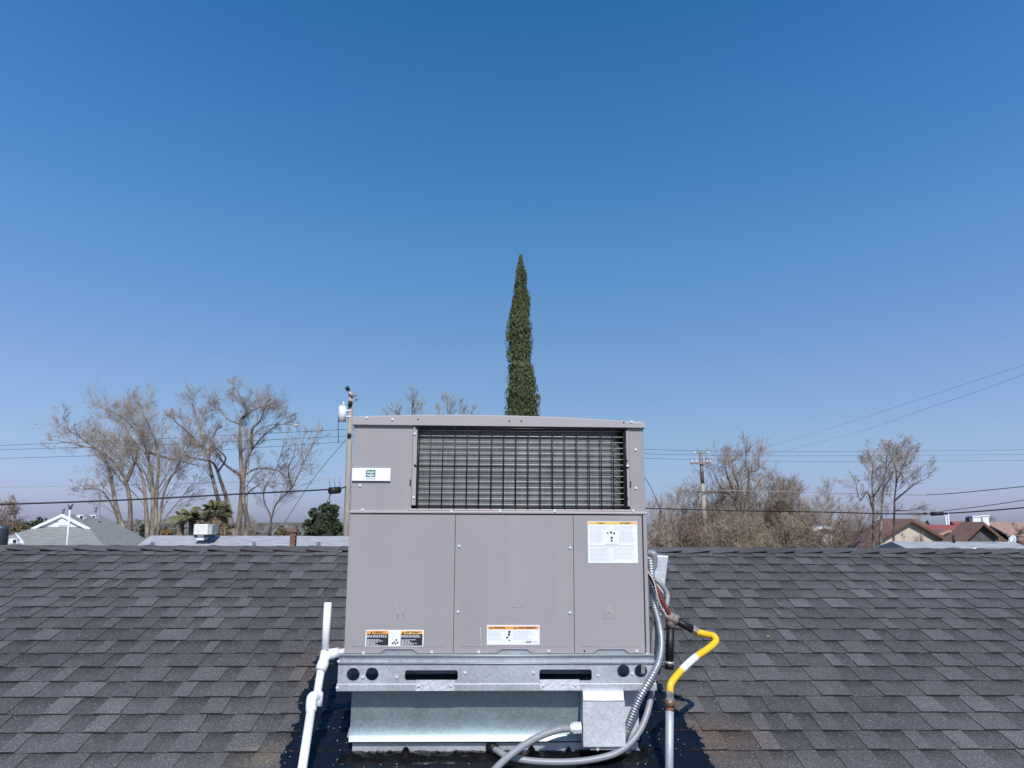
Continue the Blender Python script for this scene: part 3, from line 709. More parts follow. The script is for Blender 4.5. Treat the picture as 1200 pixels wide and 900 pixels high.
for (x_, y_, w_, h_) in ((712,624.6,.8,.9),(716,624,1.1,1.2),(719.6,625,1.1,1.0),(716.8,630.2,1.2,1.3),(716.8,633.8,1.1,1.0)): rect(p1, x_-w_, y_-h_, x_+w_, y_+h_, Y1, 3)
p1.build('print', PM, o)
text(o, 'WARNING', 704, 613.1, Y3, .009, M_redink, .0001, tgt=.032); text(o, 'AVERTISSEMENT', 733, 613.1, Y3, .009, M_redink, .0001, tgt=.052)
# the badge
mb = MB(); a = at(412.5, 563.6, FY); b_ = at(458, 549, FY); mb.box((a.x, FY-.007, a.z), (b_.x, FY+.003, b_.z)); badge = mb.build('maker_badge', mat('white_badge_plastic', (.86,.86,.88), .3, 0, .01), unit, bev=.002)
badge['label'] = 'long white badge with a small green logo block'
p1 = MB(); rect(p1, 428.6, 550.6, 440, 559, FY-.0078, 7); rect(p1, 428.4, 560.2, 440, 561.4, FY-.0078, 4); p1.build('logo', PM, badge)
text(badge, 'Day&', 434.2, 553.2, FY-.0084, .014, M_paper, .0004, tgt=.033); text(badge, 'Night', 434.2, 556.8, FY-.0084, .013, M_paper, .0004, tgt=.033)
# ---- base rail
rxl, rxr = X(396.5, 790, FY-.02), X(767.5, 790, FY-.02); zr0 = Z(580, 810, FY-.035); zr1 = zb_
RYF = FY-.030
zbend = Z(580, 777.5, RYF); zstep = Z(580, 800.5, RYF)
rl = MB(); 
pf = [(FY+.02, zr1+.001), (FY-.012, zr1+.001), (FY-.026, zr1-.004), (FY-.017, zbend+.008), (RYF-.002, zbend+.0025), (RYF-.002, zbend-.003)]
b0 = 0; n_ = len(pf)
for xx in (rxl, rxr):
    for (y, z) in pf: rl.v.append((xx, y, z))
for j in range(n_-1): rl.f.append((j+1, n_+j+1, n_+j, j)); rl.m.append(0); rl.sm.append(False)
rl.f.append(tuple(range(n_))); rl.f.append(tuple(n_+j for j in reversed(range(n_)))); rl.m += [0, 0]; rl.sm += [False, False]
rl.build('base_rail_cap', M_galv, unit)
for y_, z_ in ((RYF-.0015, zbend), (FY-.025, zr1-.0035)):
    e = MB(); e.tube([(rxl+.001, y_, z_), (rxr-.001, y_, z_)], .0042, 10); e.build('bend_highlight_bead', M_galv_l, unit)  # beads added along the rail's bends to give them a highlight line
def pz(py): return Z(580, py, RYF)
def pxx(px): return X(px, 790, RYF)
holes = [circ(pxx(414), pz(790), .0265), circ(pxx(436), pz(789.7), .0265), circ(pxx(730.6), pz(786.4), .0255), circ(pxx(751), pz(786.4), .0262)]
slots = [rrect(pxx(474.5), pz(797), pxx(536.6), pz(785.3), .010), rrect(pxx(632), pz(797.5), pxx(693.5), pz(784.6), .010)]
plate('base_rail', [(rxl, zbend-.001), (rxr, zbend-.001), (rxr, zstep), (rxl, zstep)], holes+slots, RYF, .0025, M_galv, unit)
lf = MB(); lf.box((rxl-.004, RYF-.005, zr0), (rxr+.004, RYF+.014, zstep-.0008)); lf.build('base_rail_flange', M_galv, unit, bev=.0025)
sd = MB(); sd.box((rxl+.0, RYF+.0035, zstep+.001), (rxl+.003, FY+DEP, zbend-.004)); sd.box((rxr-.003, RYF+.0035, zstep+.001), (rxr, FY+DEP, zbend-.004)); sd.box((rxl, FY+DEP, zstep+.001), (rxr, FY+DEP+.003, zbend-.004)); sd.build('base_rail_side', M_galv, unit)
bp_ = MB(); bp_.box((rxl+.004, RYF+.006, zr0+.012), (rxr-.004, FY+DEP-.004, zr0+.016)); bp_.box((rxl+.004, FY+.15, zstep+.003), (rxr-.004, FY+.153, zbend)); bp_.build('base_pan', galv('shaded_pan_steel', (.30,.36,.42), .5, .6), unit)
for (hx, hz) in (((pxx(414)), pz(790)), (pxx(436), pz(789.7)), (pxx(730.6), pz(786.4)), (pxx(751), pz(786.4))):
    rg = MB(); rg.tube([(q[0], RYF-.001, q[1]) for q in circ(hx, hz, .0272)+[circ(hx, hz, .0272)[0]]], .0012, 5, caps=False); rg.build('hole_rim', M_galv, unit)
for px, py in ((425,793.5),(465,793.5),(545,788.5),(625,788),(701,791.5),(741,789.5)): link('screw', SCREW, unit, at(px, py, RYF-.001))
rgh = random.Random(3)
for (xa, xb, ya, yb) in ((487,533,797,809.5),(633,679,796.5,809)):
    bk2 = MB(); nx_, nz_ = 14, 5; A = at(xa, yb, RYF-.006); B = at(xb, ya, RYF-.006)
    for i in range(nx_+1):
        for j in range(nz_+1):
            xx = A.x+(B.x-A.x)*i/nx_; zz = A.z+(B.z-A.z)*j/nz_
            bk2.v.append((xx, RYF-.009+.0007*rgh.uniform(-1, 1), zz))
    for i in range(nx_):
        for j in range(nz_):
            q = i*(nz_+1)+j; bk2.f.append((q, q+nz_+1, q+nz_+2, q+1)); bk2.m.append(0); bk2.sm.append(False)
    bk2.box((A.x, RYF-.0068, A.z-.001), (B.x, RYF-.0052, B.z+.001))
    o = bk2.build('hold_down_bracket', M_galv_box, unit)
    for f_ in (.08, .9): link('screw', SCREW, unit, (A.x+(B.x-A.x)*f_, RYF-.010, (A.z+B.z)/2))
for px, py in ((395.5,775),(393.8,806)): link('screw', SCREW, unit, at(px+1.5, py, RYF-.004))
# flue hood on the right side of the cabinet
hy0, hy1 = 3.62, 3.86
hd = MB(); A = at(766, 651, hy0); B = at(783.5, 651.5, hy0); Cc = at(777, 704, hy0); D = at(764, 700, hy0)
vs = [Vector((uxr-.004, hy0, A.z)), B, Cc, Vector((uxr-.004, hy0, D.z))]; vs += [v+Vector((0, hy1-hy0, 0)) for v in vs]
hd.add(vs, [(0,3,2,1),(4,5,6,7),(0,1,5,4),(1,2,6,5),(3,0,4,7),(2,3,7,6)]); hd.build('flue_hood', galv('bright_hood_steel', (.60,.63,.66), .35, .45), unit, bev=.003)

# ================================================================= JUNCTION BOX AND CONDUITS
BYF = 3.335
box_ = thing('electrical_box', at(706, 876, 3.40), 'galvanized disconnect box with a sloped top edge in front of the curb', 'electrical box')
A = at(684, 876, BYF); B = at(731.5, 821, BYF); T = at(731, 809.5, BYF+.012)
bb = MB(); x0_, x1_, z0_, z1_, zt3 = A.x, B.x, A.z, B.z, T.z
vs = [(x0_,BYF,z0_),(x1_,BYF,z0_),(x1_,BYF,z1_),(x0_,BYF,z1_),(x0_,BYF+.011,zt3),(x1_,BYF+.011,zt3),(x0_,CY-.008,zt3),(x1_,CY-.008,zt3),(x0_,CY-.008,z0_),(x1_,CY-.008,z0_)]
bb.add(vs, [(0,1,2,3),(3,2,5,4),(4,5,7,6),(0,3,4,6,8),(1,9,7,5,2),(0,8,9,1),(8,6,7,9)]); bb.build('enclosure', M_galv_box, box_, bev=.002)
cv = MB(); cv.box((x0_-.002, BYF-.003, z0_+.003), (x1_+.002, BYF-.0005, z1_-.001)); cv.build('cover', M_galv_box, box_, bev=.001)
cv = MB(); cv.tube([(x0_-.001, BYF-.0035, z1_+.0005), (x1_+.001, BYF-.0035, z1_+.0005)], .0022, 6); cv.build('lid_hem', M_galv_box, box_)
cv = MB(); cv.tube([at(700.5, 878, BYF+.0), at(700.5, 878, BYF-.01)], .006, 10); cv.box((at(692,876,BYF).x, BYF+.01, z0_-.012), (at(728,876,BYF).x, BYF+.06, z0_-.001)); cv.build('hasp', galv('dull_hasp_steel', (.30,.31,.33), .5, .5), box_)
def conduit(name, pts, r, mt, label, cat, n=12, ribs=0, k=10, group=None):
    path = smooth_path(pts, k)
    if ribs:
        Ls = [0]
        for a, b in zip(path, path[1:]): Ls.append(Ls[-1]+(b-a).length)
        tot = Ls[-1]; fine = []; nn_ = int(tot/ribs*4); rr = []; j = 0
        for i in range(nn_+1):
            L0 = tot*i/nn_
            while j < len(Ls)-2 and Ls[j+1] < L0: j += 1
            f_ = (L0-Ls[j])/max(1e-9, Ls[j+1]-Ls[j]); fine.append(path[j].lerp(path[j+1], f_)); rr.append(r*(1.0 if (i % 4) in (0, 1) else .80))
        path = fine; r = rr
    mb = MB(); mb.tube(path, r, n); o = mb.build(name, mt)
    me = o.data; off = Vector(path[0]); me.transform(Matrix.Translation(-off)); o.location = off
    return tag(o, label, cat, group)
c1 = conduit('conduit', [at(672, 853.5, 3.375), at(655, 855, 3.36), at(632, 863, 3.335), at(610, 876, 3.30), at(592, 890, 3.265), at(574, 909, 3.21), at(552, 940, 3.12)], .0145, M_grey_cond,
             'smooth grey conduit curving down and left from the side of the disconnect box', 'conduit')
nb = MB(); nb.tube([at(681, 853, 3.375), at(671, 853.3, 3.375)], .024, 8, smooth=False); nb.tube([at(671.5, 853.3, 3.375), at(668, 853.5, 3.375)], .019, 12); nb.build('conduit_nut', mat('pale_nylon_nut', (.62,.64,.66), .4), c1)
c2 = conduit('conduit', [at(577, 877, 3.45), at(583, 880, 3.40), at(596, 887, 3.36), at(625, 892, 3.34), at(665, 893, 3.335), at(700, 889, 3.335), at(727, 880, 3.34), at(746, 862, 3.36), at(757, 840, 3.39), at(763, 815, 3.43), at(764.5, 790, 3.47), at(765, 765, 3.52), at(770, 735, 3.58), at(768, 705, 3.62)], .0135, M_grey_cond,
             'grey conduit looping under the disconnect box, then up behind its right side', 'conduit')
nb = MB(); nb.tube([at(574, 874.5, 3.455), at(580, 878.5, 3.42)], .021, 10); nb.tube([at(575.5,875.5,3.445), at(577.5,877,3.435)], .026, 6, smooth=False); nb.build('conduit_nut', M_bpipe, c2)
c3 = conduit('flexible_conduit', [at(732, 859, 3.38), at(737, 848, 3.36), at(745, 828, 3.345), at(755, 808, 3.335), at(766, 789, 3.34), at(773, 772, 3.37), at(775, 752, 3.42), at(772, 730, 3.48), at(766, 706, 3.52), at(764, 680, 3.54), at(762, 655, 3.56)], .0165, M_flex,
             'ribbed silver flexible conduit rising from the disconnect box past the rail', 'conduit', ribs=.0115)
nb = MB(); nb.tube([at(729.5, 862, 3.385), at(734, 853, 3.37)], .021, 8, smooth=False); nb.build('conduit_nut', M_galv, c3)
c4 = conduit('conduit', [at(760, 648, 3.56), at(766, 650, 3.55), at(766, 662, 3.56), at(763, 668, 3.56)], .016, M_grey_cond, 'short grey elbow fitting at the upper right corner of the grey cabinet', 'conduit')
c5 = conduit('conduit', [at(763, 676, 3.60), at(774, 684, 3.58), at(782, 697, 3.58), at(780, 712, 3.55), at(771, 724, 3.52), at(766, 745, 3.50), at(765, 768, 3.50)], .011, M_grey_cond, 'thin grey cable bowing out between the flue hood and the black drip leg', 'cable')
c6 = conduit('dark_cable', [at(770, 722, 3.56), at(774, 735, 3.56), at(777, 752, 3.55), at(776, 768, 3.55), at(771, 790, 3.56)], .008, mat('navy_cable', (.01,.012,.03), .4), 'dark blue cable hanging beside the cabinet behind the ribbed conduit', 'cable')
# ================================================================= GAS LINE
gas = thing('gas_pipe', roofp(at(785, 900, 3.25).x, 3.2), 'galvanized gas riser with rusty top and yellow coated flexible connector', 'gas pipe')
GY = 3.28
g_ = MB(); g_.tube([at(784.8, 826, GY), at(784.2, 900, GY-.02), at(783.8, 950, GY-.04)], .0165, 14); g_.build('riser', M_gpipe, gas)
g_ = MB(); g_.tube([at(784.8, 833, GY-.001), at(784.8, 828, GY-.001)], .0172, 14); g_.build('rust_ring', M_rust, gas)
g_ = MB(); g_.tube([at(784.8, 828, GY), at(784.8, 819, GY)], .0195, 14); g_.build('coupling', mat('weathered_brass', (.22,.15,.09), .5, .5, .3, 60), gas)
g_ = MB(); g_.tube([at(784.8, 819.5, GY), at(784.8, 817, GY), at(784.9, 812, GY), at(784.9, 809, GY)], [.019, .0165, .0165, .0145], 6, smooth=False); g_.build('hex_nut', galv('hex_nut_steel', (.42,.42,.40), .35, .8), gas)
ypts = smooth_path([at(784.9, 812, GY), at(786, 802, GY+.01), at(792, 793, GY+.03), at(803, 781, GY+.06), at(816, 769.5, GY+.09), at(830, 760, GY+.13), at(838.5, 752, GY+.16), at(836.5, 745.8, GY+.18), at(828, 743.5, GY+.2), at(816, 740.5, GY+.22)], 8)
g_ = MB(); g_.tube(ypts, .0148, 14); g_.build('yellow_connector', M_yellow, gas)
n1 = 8*2+5; n2 = 8*4
tp_ = ypts[n1:n2+1]; g_ = MB(); g_.tube(tp_, .0156, 14); lab = g_.build('white_sleeve', M_paper, gas)
g_ = MB()
for off_ in (-.004, .001, .006):
    g_.tube([p+Vector((off_*.7, -.0150, off_*.7+.004)) for p in tp_[2:-2]], .0010, 4)
g_.build('sleeve_print', M_greyink, lab)
g_ = MB(); g_.tube([at(818, 741, GY+.215), at(811, 737, GY+.225)], .019, 6, smooth=False); g_.build('hex_nut', M_brown, gas)
g_ = MB(); g_.tube([at(812, 738, GY+.22), at(788, 724.5, GY+.24)], .0165, 14); g_.build('black_nipple', M_bpipe, gas)
g_ = MB(); g_.tube([at(794, 727.5, GY+.235), at(784, 723, GY+.24)], .023, 12); g_.tube([at(786, 722, GY+.24), at(785.6, 735, GY+.24)], .022, 12); g_.ball(at(786, 724, GY+.235), .024); g_.build('tee', M_brown, gas)
g_ = MB(); g_.tube([at(785.8, 733, GY+.24), at(784.3, 782.5, GY+.235)], .0175, 14); g_.build('drip_leg', M_bpipe, gas)
g_ = MB(); g_.tube([at(784.6, 775, GY+.235), at(784.5, 778.2, GY+.235)], .0205, 14); g_.tube([at(778.5, 776.5, GY+.22), at(773, 775.5, GY+.2)], .004, 6); g_.build('clamp', M_galv, gas)
g_ = MB(); g_.tube([at(784.4, 777, GY+.235), at(784.3, 784, GY+.235)], .0195, 8); g_.build('end_cap', M_bpipe, gas)
# red sheathed cable run with pale twine, from the cabinet to the tee
rc = conduit('red_cable', [at(757, 668, 3.50), at(763, 677, 3.49), at(769, 690, 3.485), at(777, 706, 3.49), at(786, 722, 3.51)], .0105, M_redw, 'dark red sheathed cable running from the cabinet down to the gas tee', 'cable', ribs=.014)
rw = MB(); rw.tube(smooth_path([at(758, 668, 3.48), at(766, 681, 3.47), at(770, 697, 3.47), at(775, 712, 3.48), at(783, 724, 3.49)], 5), .0035, 6); rw.build('pale_wire', mat('pale_wire_sheath', (.55,.50,.46), .6), rc)
# ================================================================= PVC CONDENSATE DRAIN
pvc = thing('drain_pipe', at(378, 780, 3.45), 'white PVC condensate drain with open vent stub at the left of the grey unit', 'drain pipe')
def pt(name, pts, r, n=16): 
    p_ = MB(); p_.tube(pts, r, n); return p_.build(name, M_pvc, pvc)
r_ = .0168
pt('vent_stub', [at(384.3, 706, 3.50), at(381, 762, 3.47)], r_)
p_ = MB(); p_.tube([at(384.35, 705.2, 3.5), at(384.3, 706.6, 3.5)], r_*.8, 16); p_.build('pipe_bore', M_black, pvc)
pt('tee', [at(382.2, 763, 3.468), at(380.3, 772, 3.46), at(377.5, 783, 3.445), at(376.2, 785, 3.44)], .0222)
pt('tee_collar', [at(379.3, 776, 3.452), at(375.8, 786, 3.435)], .0242)
pt('arm', [at(382, 768, 3.462), at(408, 763.3, 3.50)], .0165)
pt('arm_collar', [at(385, 767, 3.465), at(397, 765, 3.48)], .0225)
pt('pipe', [at(376.6, 783, 3.44), at(371, 818, 3.38)], r_)
pt('elbow', [at(372.5, 811, 3.385), at(371.5, 828, 3.372)], .0222)
p_ = MB(); p_.tube(smooth_path([at(372, 818, 3.38), at(368, 816.5, 3.36), at(365.3, 820, 3.345), at(364.6, 834, 3.33)], 5), .0222, 16); p_.build('elbow', M_pvc, pvc)
pt('pipe', [at(364.8, 830, 3.332), at(353.5, 905, 3.19), at(347, 950, 3.10)], .0182)
# grey vent pipe behind the ridge on the far left, small bright scrap on the ridge at right
vp = MB(); c_ = at(-1, 630, 6.25); vp.tube([(c_.x, c_.y, c_.z-.35), (c_.x, c_.y, at(0, 620, 6.25).z), (c_.x, c_.y, at(0, 616.5, 6.25).z)], [.062, .062, .066], 20)
tag(vp.build('vent_pipe', mat('dark_galvanized_vent', (.12,.14,.18), .4, .6)), 'dark grey metal vent pipe rising behind the ridge at the far left', 'vent pipe')

# ================================================================= TREES: generators
def bez(P, k=4): return smooth_path(P, k)
class Tree:
    def __init__(s, seed): s.r = random.Random(seed); s.big = MB(); s.fine = MB(); s.n = 0; s.paths = []
    def rv(s): 
        r = s.r; return Vector((r.gauss(0,1), r.gauss(0,1), r.gauss(0,1))).normalized()
    def twig(s, p, d, L, rad, nseg, lvl, P):
        """a wandering branch; children spawn along it until lvl runs out"""
        r = s.r; pts = [p]; seg = L/nseg; d = d.normalized()
        for i in range(nseg):
            d = (d + s.rv()*P['wander'] + Vector((0,0,P['lift']))).normalized(); pts.append(pts[-1]+d*seg)
        rads = [max(rad*(1-.7*i/nseg), P['min']*.6) for i in range(nseg+1)]
        (s.big if rad > P['cut'] else s.fine).tube(pts, rads, 5 if rad > .05 else 3, caps=False, smooth=False)
        if lvl <= 0: return
        nc = max(2, int(P['n'][lvl-1]*r.uniform(.75, 1.25)))
        for k in range(nc):
            f = r.uniform(.2, 1); q = f*nseg; i = min(int(q), nseg-1); pp = pts[i].lerp(pts[i+1], q-i)
            t = (pts[i+1]-pts[i]).normalized(); sd = s.rv(); sd = (sd-t*sd.dot(t)).normalized()
            dd = t*r.uniform(.5, 1.1)+sd*P['spread']+Vector((0,0,P['up']))
            s.twig(pp, dd, L*r.uniform(.48, .82)*(1.12-.4*f), max(rad*.42*(1-.5*f), P['min']), 3 if lvl > 1 else 2, lvl-1, P)
    def limb(s, pts, ra, rb, P, sub=1.0, subL=1.0, start=.35):
        path = bez(pts, 5); N = len(path); s.paths.append(path); ra *= P.get('thin', .62); rb *= .7; Ls = sum(((b-a).length for a, b in zip(path, path[1:])))
        rad = [rb+(ra-rb)*(1-i/(N-1))**1.5 for i in range(N)]
        s.big.tube(path, rad, 7 if ra > .12 else 5, caps=True, smooth=True)
        nb_ = int(Ls*P['perm']*sub*(1-start)+1)
        for k in range(nb_):
            f = start+(1-start)*((k+s.r.random())/nb_); i = min(int(f*(N-1)), N-2)
            t = (path[i+1]-path[i]).normalized(); sd = s.rv(); sd = (sd-t*sd.dot(t)).normalized()
            dd = t*.8+sd*P['spread']*1.1+Vector((0,0,P['up']))
            s.twig(path[i], dd, P['L']*subL*s.r.uniform(.55, 1.2)*(1.2-.72*f), max(.014, rad[i]*.35), 5, P['lv'], P)
        s.twig(path[-1], path[-1]-path[-2], P['L']*.28*subL, rb*.9, 5, P['lv'], P)
    def finish(s, name, loc, label, cat, group, mb_, mf, bigname='trunk', finename='twigs'):
        t = thing(name, loc, label, cat, group)
        if s.big.v: s.big.build(bigname, mb_, t)
        if s.fine.v: o = s.fine.build(finename, mf, t)
        return t
M_bark = mat('pale_grey_bark', (.07,.055,.042), .9, 0, .3, 3.5, .6, 9, col2=(.40,.34,.27), stretch=(1,1,.45))
M_bark_d = mat('dark_bark', (.08,.065,.055), .9, 0, .3, 2, .4, 12, col2=(.20,.165,.135))
M_twig = mat('grey_brown_twigs', (.22,.175,.14), .85, 0, .2, .8, col2=(.40,.33,.265))
M_twig_b = mat('reddish_twigs', (.17,.12,.09), .85, 0, .3, .6, col2=(.33,.24,.18))
M_twig_t = mat('tan_twigs', (.20,.155,.11), .85, 0, .3, .6, col2=(.38,.30,.21))
def ground_under(px, Y): p = at(px, 612, Y); return Vector((p.x, Y, 0))
def jitterpath(px_pts, Y, seed, dy=2.0, root=None):
    r = random.Random(seed); k = r.uniform(-1, 1)*dy; n = len(px_pts); out = []
    for i, (a, b) in enumerate(px_pts): out.append(at(a, b, Y+k*(i/(n-1))**1.3))
    if root is not None: out = [root] + out
    return out
BP = dict(wander=.09, lift=.025, spread=.5, up=.12, n=[4, 4, 5], perm=1.9, L=2.6, lv=3, min=.0048, cut=.03)
def crop(o, sc, pts): return [(o[0]+x/sc, o[1]+y/sc) for x, y in pts]
def traced_tree(seed, Y, basepx, label, limbs, o, sc, P, ra, mats=(M_bark, M_twig), dy=2.5, group='bare winter trees', starts=None, name='bare_tree', bases=None):
    t = Tree(seed); root = ground_under(basepx, Y)
    for i, l in enumerate(limbs):
        pts = crop(o, sc, l[0]); a, b = l[1], l[2]
        path = jitterpath(pts, Y, seed*31+i, dy)
        if not (len(l) > 3 and l[3]) and t.paths:
            near = min((q for pth in t.paths for q in pth), key=lambda q: (q.x*Y/q.y-path[0].x)**2+(q.z-path[0].z)**2)
            dy0 = near.y-Y; path = [near.copy()]+[EYE+(q-EYE)*((q.y+dy0)/q.y) for q in path[1:]]
        if len(l) > 3 and l[3]:
            rr = Vector((path[0].x*.5+root.x*.5, path[0].y, 0)); path = [rr, (rr+path[0])/2] + path
        t.limb(path, a, b, P, *(l[4] if len(l) > 4 else ()))
    return t.finish(name, root, label, 'tree', group, mats[0], mats[1])
# ---- the two big multi-stemmed trees on the left
P1 = dict(BP, L=2.3, perm=2.3, up=.07, lift=.02, n=[5,5,5], thin=.95)
traced_tree(11, 42, 150, 'multi-stemmed bare tree leaning left behind the grey shingled house', [
 ([(440,870),(400,740),(370,600),(350,480),(300,400),(200,370),(85,345)], .24, .03, 1, (1.4, .9, .45)),
 ([(455,880),(462,700),(440,560),(400,490),(345,430),(200,330),(110,270)], .22, .03, 1, (1.4, .9, .45)),
 ([(420,840),(390,740),(340,640),(290,600),(215,600)], .14, .03, 1, (1.1, .6, .5)),
 ([(550,870),(545,700),(530,560),(500,470),(440,420),(300,300)], .22, .03, 1, (1.5, .9, .45)),
 ([(575,860),(580,600),(560,450),(520,330),(420,220),(335,180)], .22, .03, 1, (1.5, 1, .4)),
 ([(590,860),(600,650),(610,450),(590,330),(540,220),(500,150)], .2, .03, 1, (1.5, 1, .4)),
 ([(600,850),(640,620),(700,500),(740,420),(790,330)], .15, .03, 1, (1.2, .8, .4)),
 ([(520,400),(620,425),(720,450),(800,470)], .10, .04, 0, (.8, .7, .2)),
 ([(590,870),(650,745),(720,660),(790,570)], .10, .03, 1, (.6, .7, .5)),
 ([(470,560),(500,400),(450,300),(400,200)], .12, .03, 0, (1.6, 1, .2)),
 ([(420,860),(380,810),(366,800)], .28, .20, 1, (0, .1, .99)),
 ([(560,880),(600,840),(606,825)], .28, .18, 1, (0, .1, .99)),
 ], (50, 440), 4.5, P1, .2)
P2 = dict(BP, L=1.9, perm=2.3, up=.10, n=[5,5,5], wander=.11, thin=.85)
traced_tree(12, 40, 277, 'tallest bare tree with spreading crooked limbs behind the pale roof', [
 ([(345,870),(300,770),(250,650),(212,500),(185,400),(130,340),(75,285),(20,240)], .25, .04, 1, (1.2, .8, .5)),
 ([(345,800),(300,670),(262,550),(222,460),(140,440),(62,412)], .17, .04, 0, (1.1, .7, .5)),
 ([(350,870),(370,700),(376,560),(368,400),(365,300),(372,230),(400,195),(378,130),(335,60)], .26, .03, 1, (1.3, .8, .45)),
 ([(395,870),(402,760),(382,640),(390,500),(412,420),(470,340),(550,268),(610,255)], .25, .03, 1, (1.1, .8, .45)),
 ([(395,525),(460,490),(560,500),(602,532)], .08, .03, 0, (1.0, .6, .3)),
 ([(392,650),(430,600),(500,562),(600,572)], .08, .03, 0, (.8, .6, .3)),
 ([(356,535),(290,470),(240,400),(205,330)], .10, .03, 0, (1.0, .7, .3)),
 ([(422,390),(428,290),(470,240),(500,160)], .11, .03, 0, (1.4, .8, .3)),
 ([(205,430),(215,340),(242,290)], .08, .04, 0, (1.2, .7, .3)),
 ([(190,410),(160,300),(130,200),(112,150)], .10, .03, 0, (1.5, .8, .3)),
 ([(262,520),(290,440),(260,400),(240,380)], .07, .03, 0, (1.0, .6, .3)),
 ([(370,260),(300,230),(265,180)], .08, .03, 0, (1.4, .8, .3)),
 ([(372,240),(440,180),(520,150)], .08, .03, 0, (1.4, .8, .3)),
 ], (200, 440), 4.5, P2, .2)
traced_tree(13, 44, 312, 'slender bare tree with two thin forking stems beside the brick chimney', [
 ([(510,875),(530,760),(492,660),(500,590),(560,480),(600,350)], .14, .03, 1, (1.3, .7, .5)),
 ([(525,830),(532,750),(562,670),(640,590),(700,460),(765,335)], .14, .03, 1, (1.6, .75, .45)),
 ([(640,590),(620,500),(650,420)], .06, .03, 0, (1.2, .6, .3)),
 ([(700,465),(690,400),(700,330)], .05, .02, 0, (1.2, .6, .3)),
 ], (200, 440), 4.5, BP, .2)
# ---- the two tree tops above the unit
PT = dict(BP, L=1.9, perm=2.2, n=[5,5,5], up=.2, min=.008, lv=2, thin=.7)
traced_tree(21, 62, 484, 'bare tree top peeking over the left part of the unit lid', [
 ([(484,640),(484,520),(483,485),(484,462)], .28, .03, 1, (1.6, .9, .35)),
 ([(484,540),(474,500),(462,478)], .10, .03, 0, (1.5, .8, .5)), ([(484,530),(492,495),(494,472)], .10, .03, 0, (1.5, .8, .5)), ([(480,530),(468,505),(455,487)], .08, .03, 0, (1.6, .8, .5))], (0,0), 1, PT, .2)
traced_tree(22, 66, 527, 'bare tree top peeking over the unit lid just left of the cypress', [
 ([(527,640),(526,520),(525,485),(524,468)], .28, .03, 1, (1.6, .9, .35)),
 ([(527,540),(518,500),(513,478)], .10, .03, 0, (1.5, .8, .5)), ([(527,530),(536,495),(540,476)], .10, .03, 0, (1.5, .8, .5)), ([(527,530),(545,505),(553,482)], .08, .03, 0, (1.6, .8, .5))], (0,0), 1, PT, .2)
# ---- right side trees
PR = dict(BP, L=2.3, perm=1.7, up=.10, cut=.05, min=.0085, thin=.85)
traced_tree(31, 62, 868, 'tall bare tree with dark forked limbs right of the crossarm pole', [
 ([(690,640),(660,500),(635,400),(605,320),(595,260),(590,215)], .26, .03, 1, (1.4, .9, .5)),
 ([(735,640),(755,520),(762,420),(765,320),(742,280),(742,210),(750,165)], .28, .03, 1, (1.5, .9, .5)),
 ([(765,325),(832,290),(833,230),(842,185)], .12, .03, 0, (1.4, .8, .3)),
 ([(630,500),(560,410),(520,330),(490,270)], .13, .03, 0, (1.5, .9, .3)),
 ([(560,540),(490,460),(420,460),(340,470)], .10, .03, 0, (1.2, .8, .3)),
 ([(700,520),(690,420),(660,340),(650,260)], .12, .03, 0, (1.6, .9, .2)),
 ([(765,500),(830,400),(880,330)], .12, .03, 0, (1.6, .9, .2)),
 ([(745,600),(850,480),(930,390)], .12, .03, 1, (1.6, .9, .2)),
 ], (750, 500), 6, PR, .2, (M_bark_d, M_twig))
traced_tree(32, 48, 1030, 'bare tree with two close dark trunks in front of the beige gable', [
 ([(742,840),(742,600),(735,440),(725,340),(680,270)], .17, .03, 1, (1.3, .8, .5)),
 ([(740,480),(790,420),(810,380)], .07, .03, 0, (1.2, .7, .3)),
 ([(740,420),(735,300),(742,230)], .08, .02, 0, (1.2, .7, .3)),
 ([(708,600),(700,460),(650,520),(620,420)], .08, .03, 0, (1.2, .7, .3)),
 ], (900, 500), 6, PR, .2, (M_bark_d, M_twig))
traced_tree(33, 49, 1034, 'bare tree with pale trunk beside the pair of dark trunks', [
 ([(792,840),(800,600),(812,440),(828,320),(835,220),(850,170)], .17, .03, 1, (1.4, .8, .4)),
 ([(812,440),(880,330),(930,250)], .08, .02, 0, (1.4, .8, .3)),
 ([(830,300),(880,220),(930,160)], .07, .02, 0, (1.4, .7, .3)),
 ], (900, 500), 6, PR, .2)
traced_tree(34, 47, 1047, 'rightmost bare tree with a fan of branches reaching right', [
 ([(45,840),(47,700),(50,520),(65,400),(100,300),(150,200)], .14, .03, 1, (1.3, .75, .4)),
 ([(55,520),(110,470),(190,405),(265,368)], .09, .02, 0, (1.4, .75, .3)),
 ([(50,600),(120,590),(200,580)], .06, .02, 0, (1.2, .6, .3)),
 ([(62,420),(60,350),(50,300)], .07, .02, 0, (1.3, .7, .3)),
 ([(10,420),(60,300),(20,200)], .06, .02, 0, (1.3, .7, .3)),
 ], (1040, 500), 6, PR, .2, (M_bark_d, M_twig))
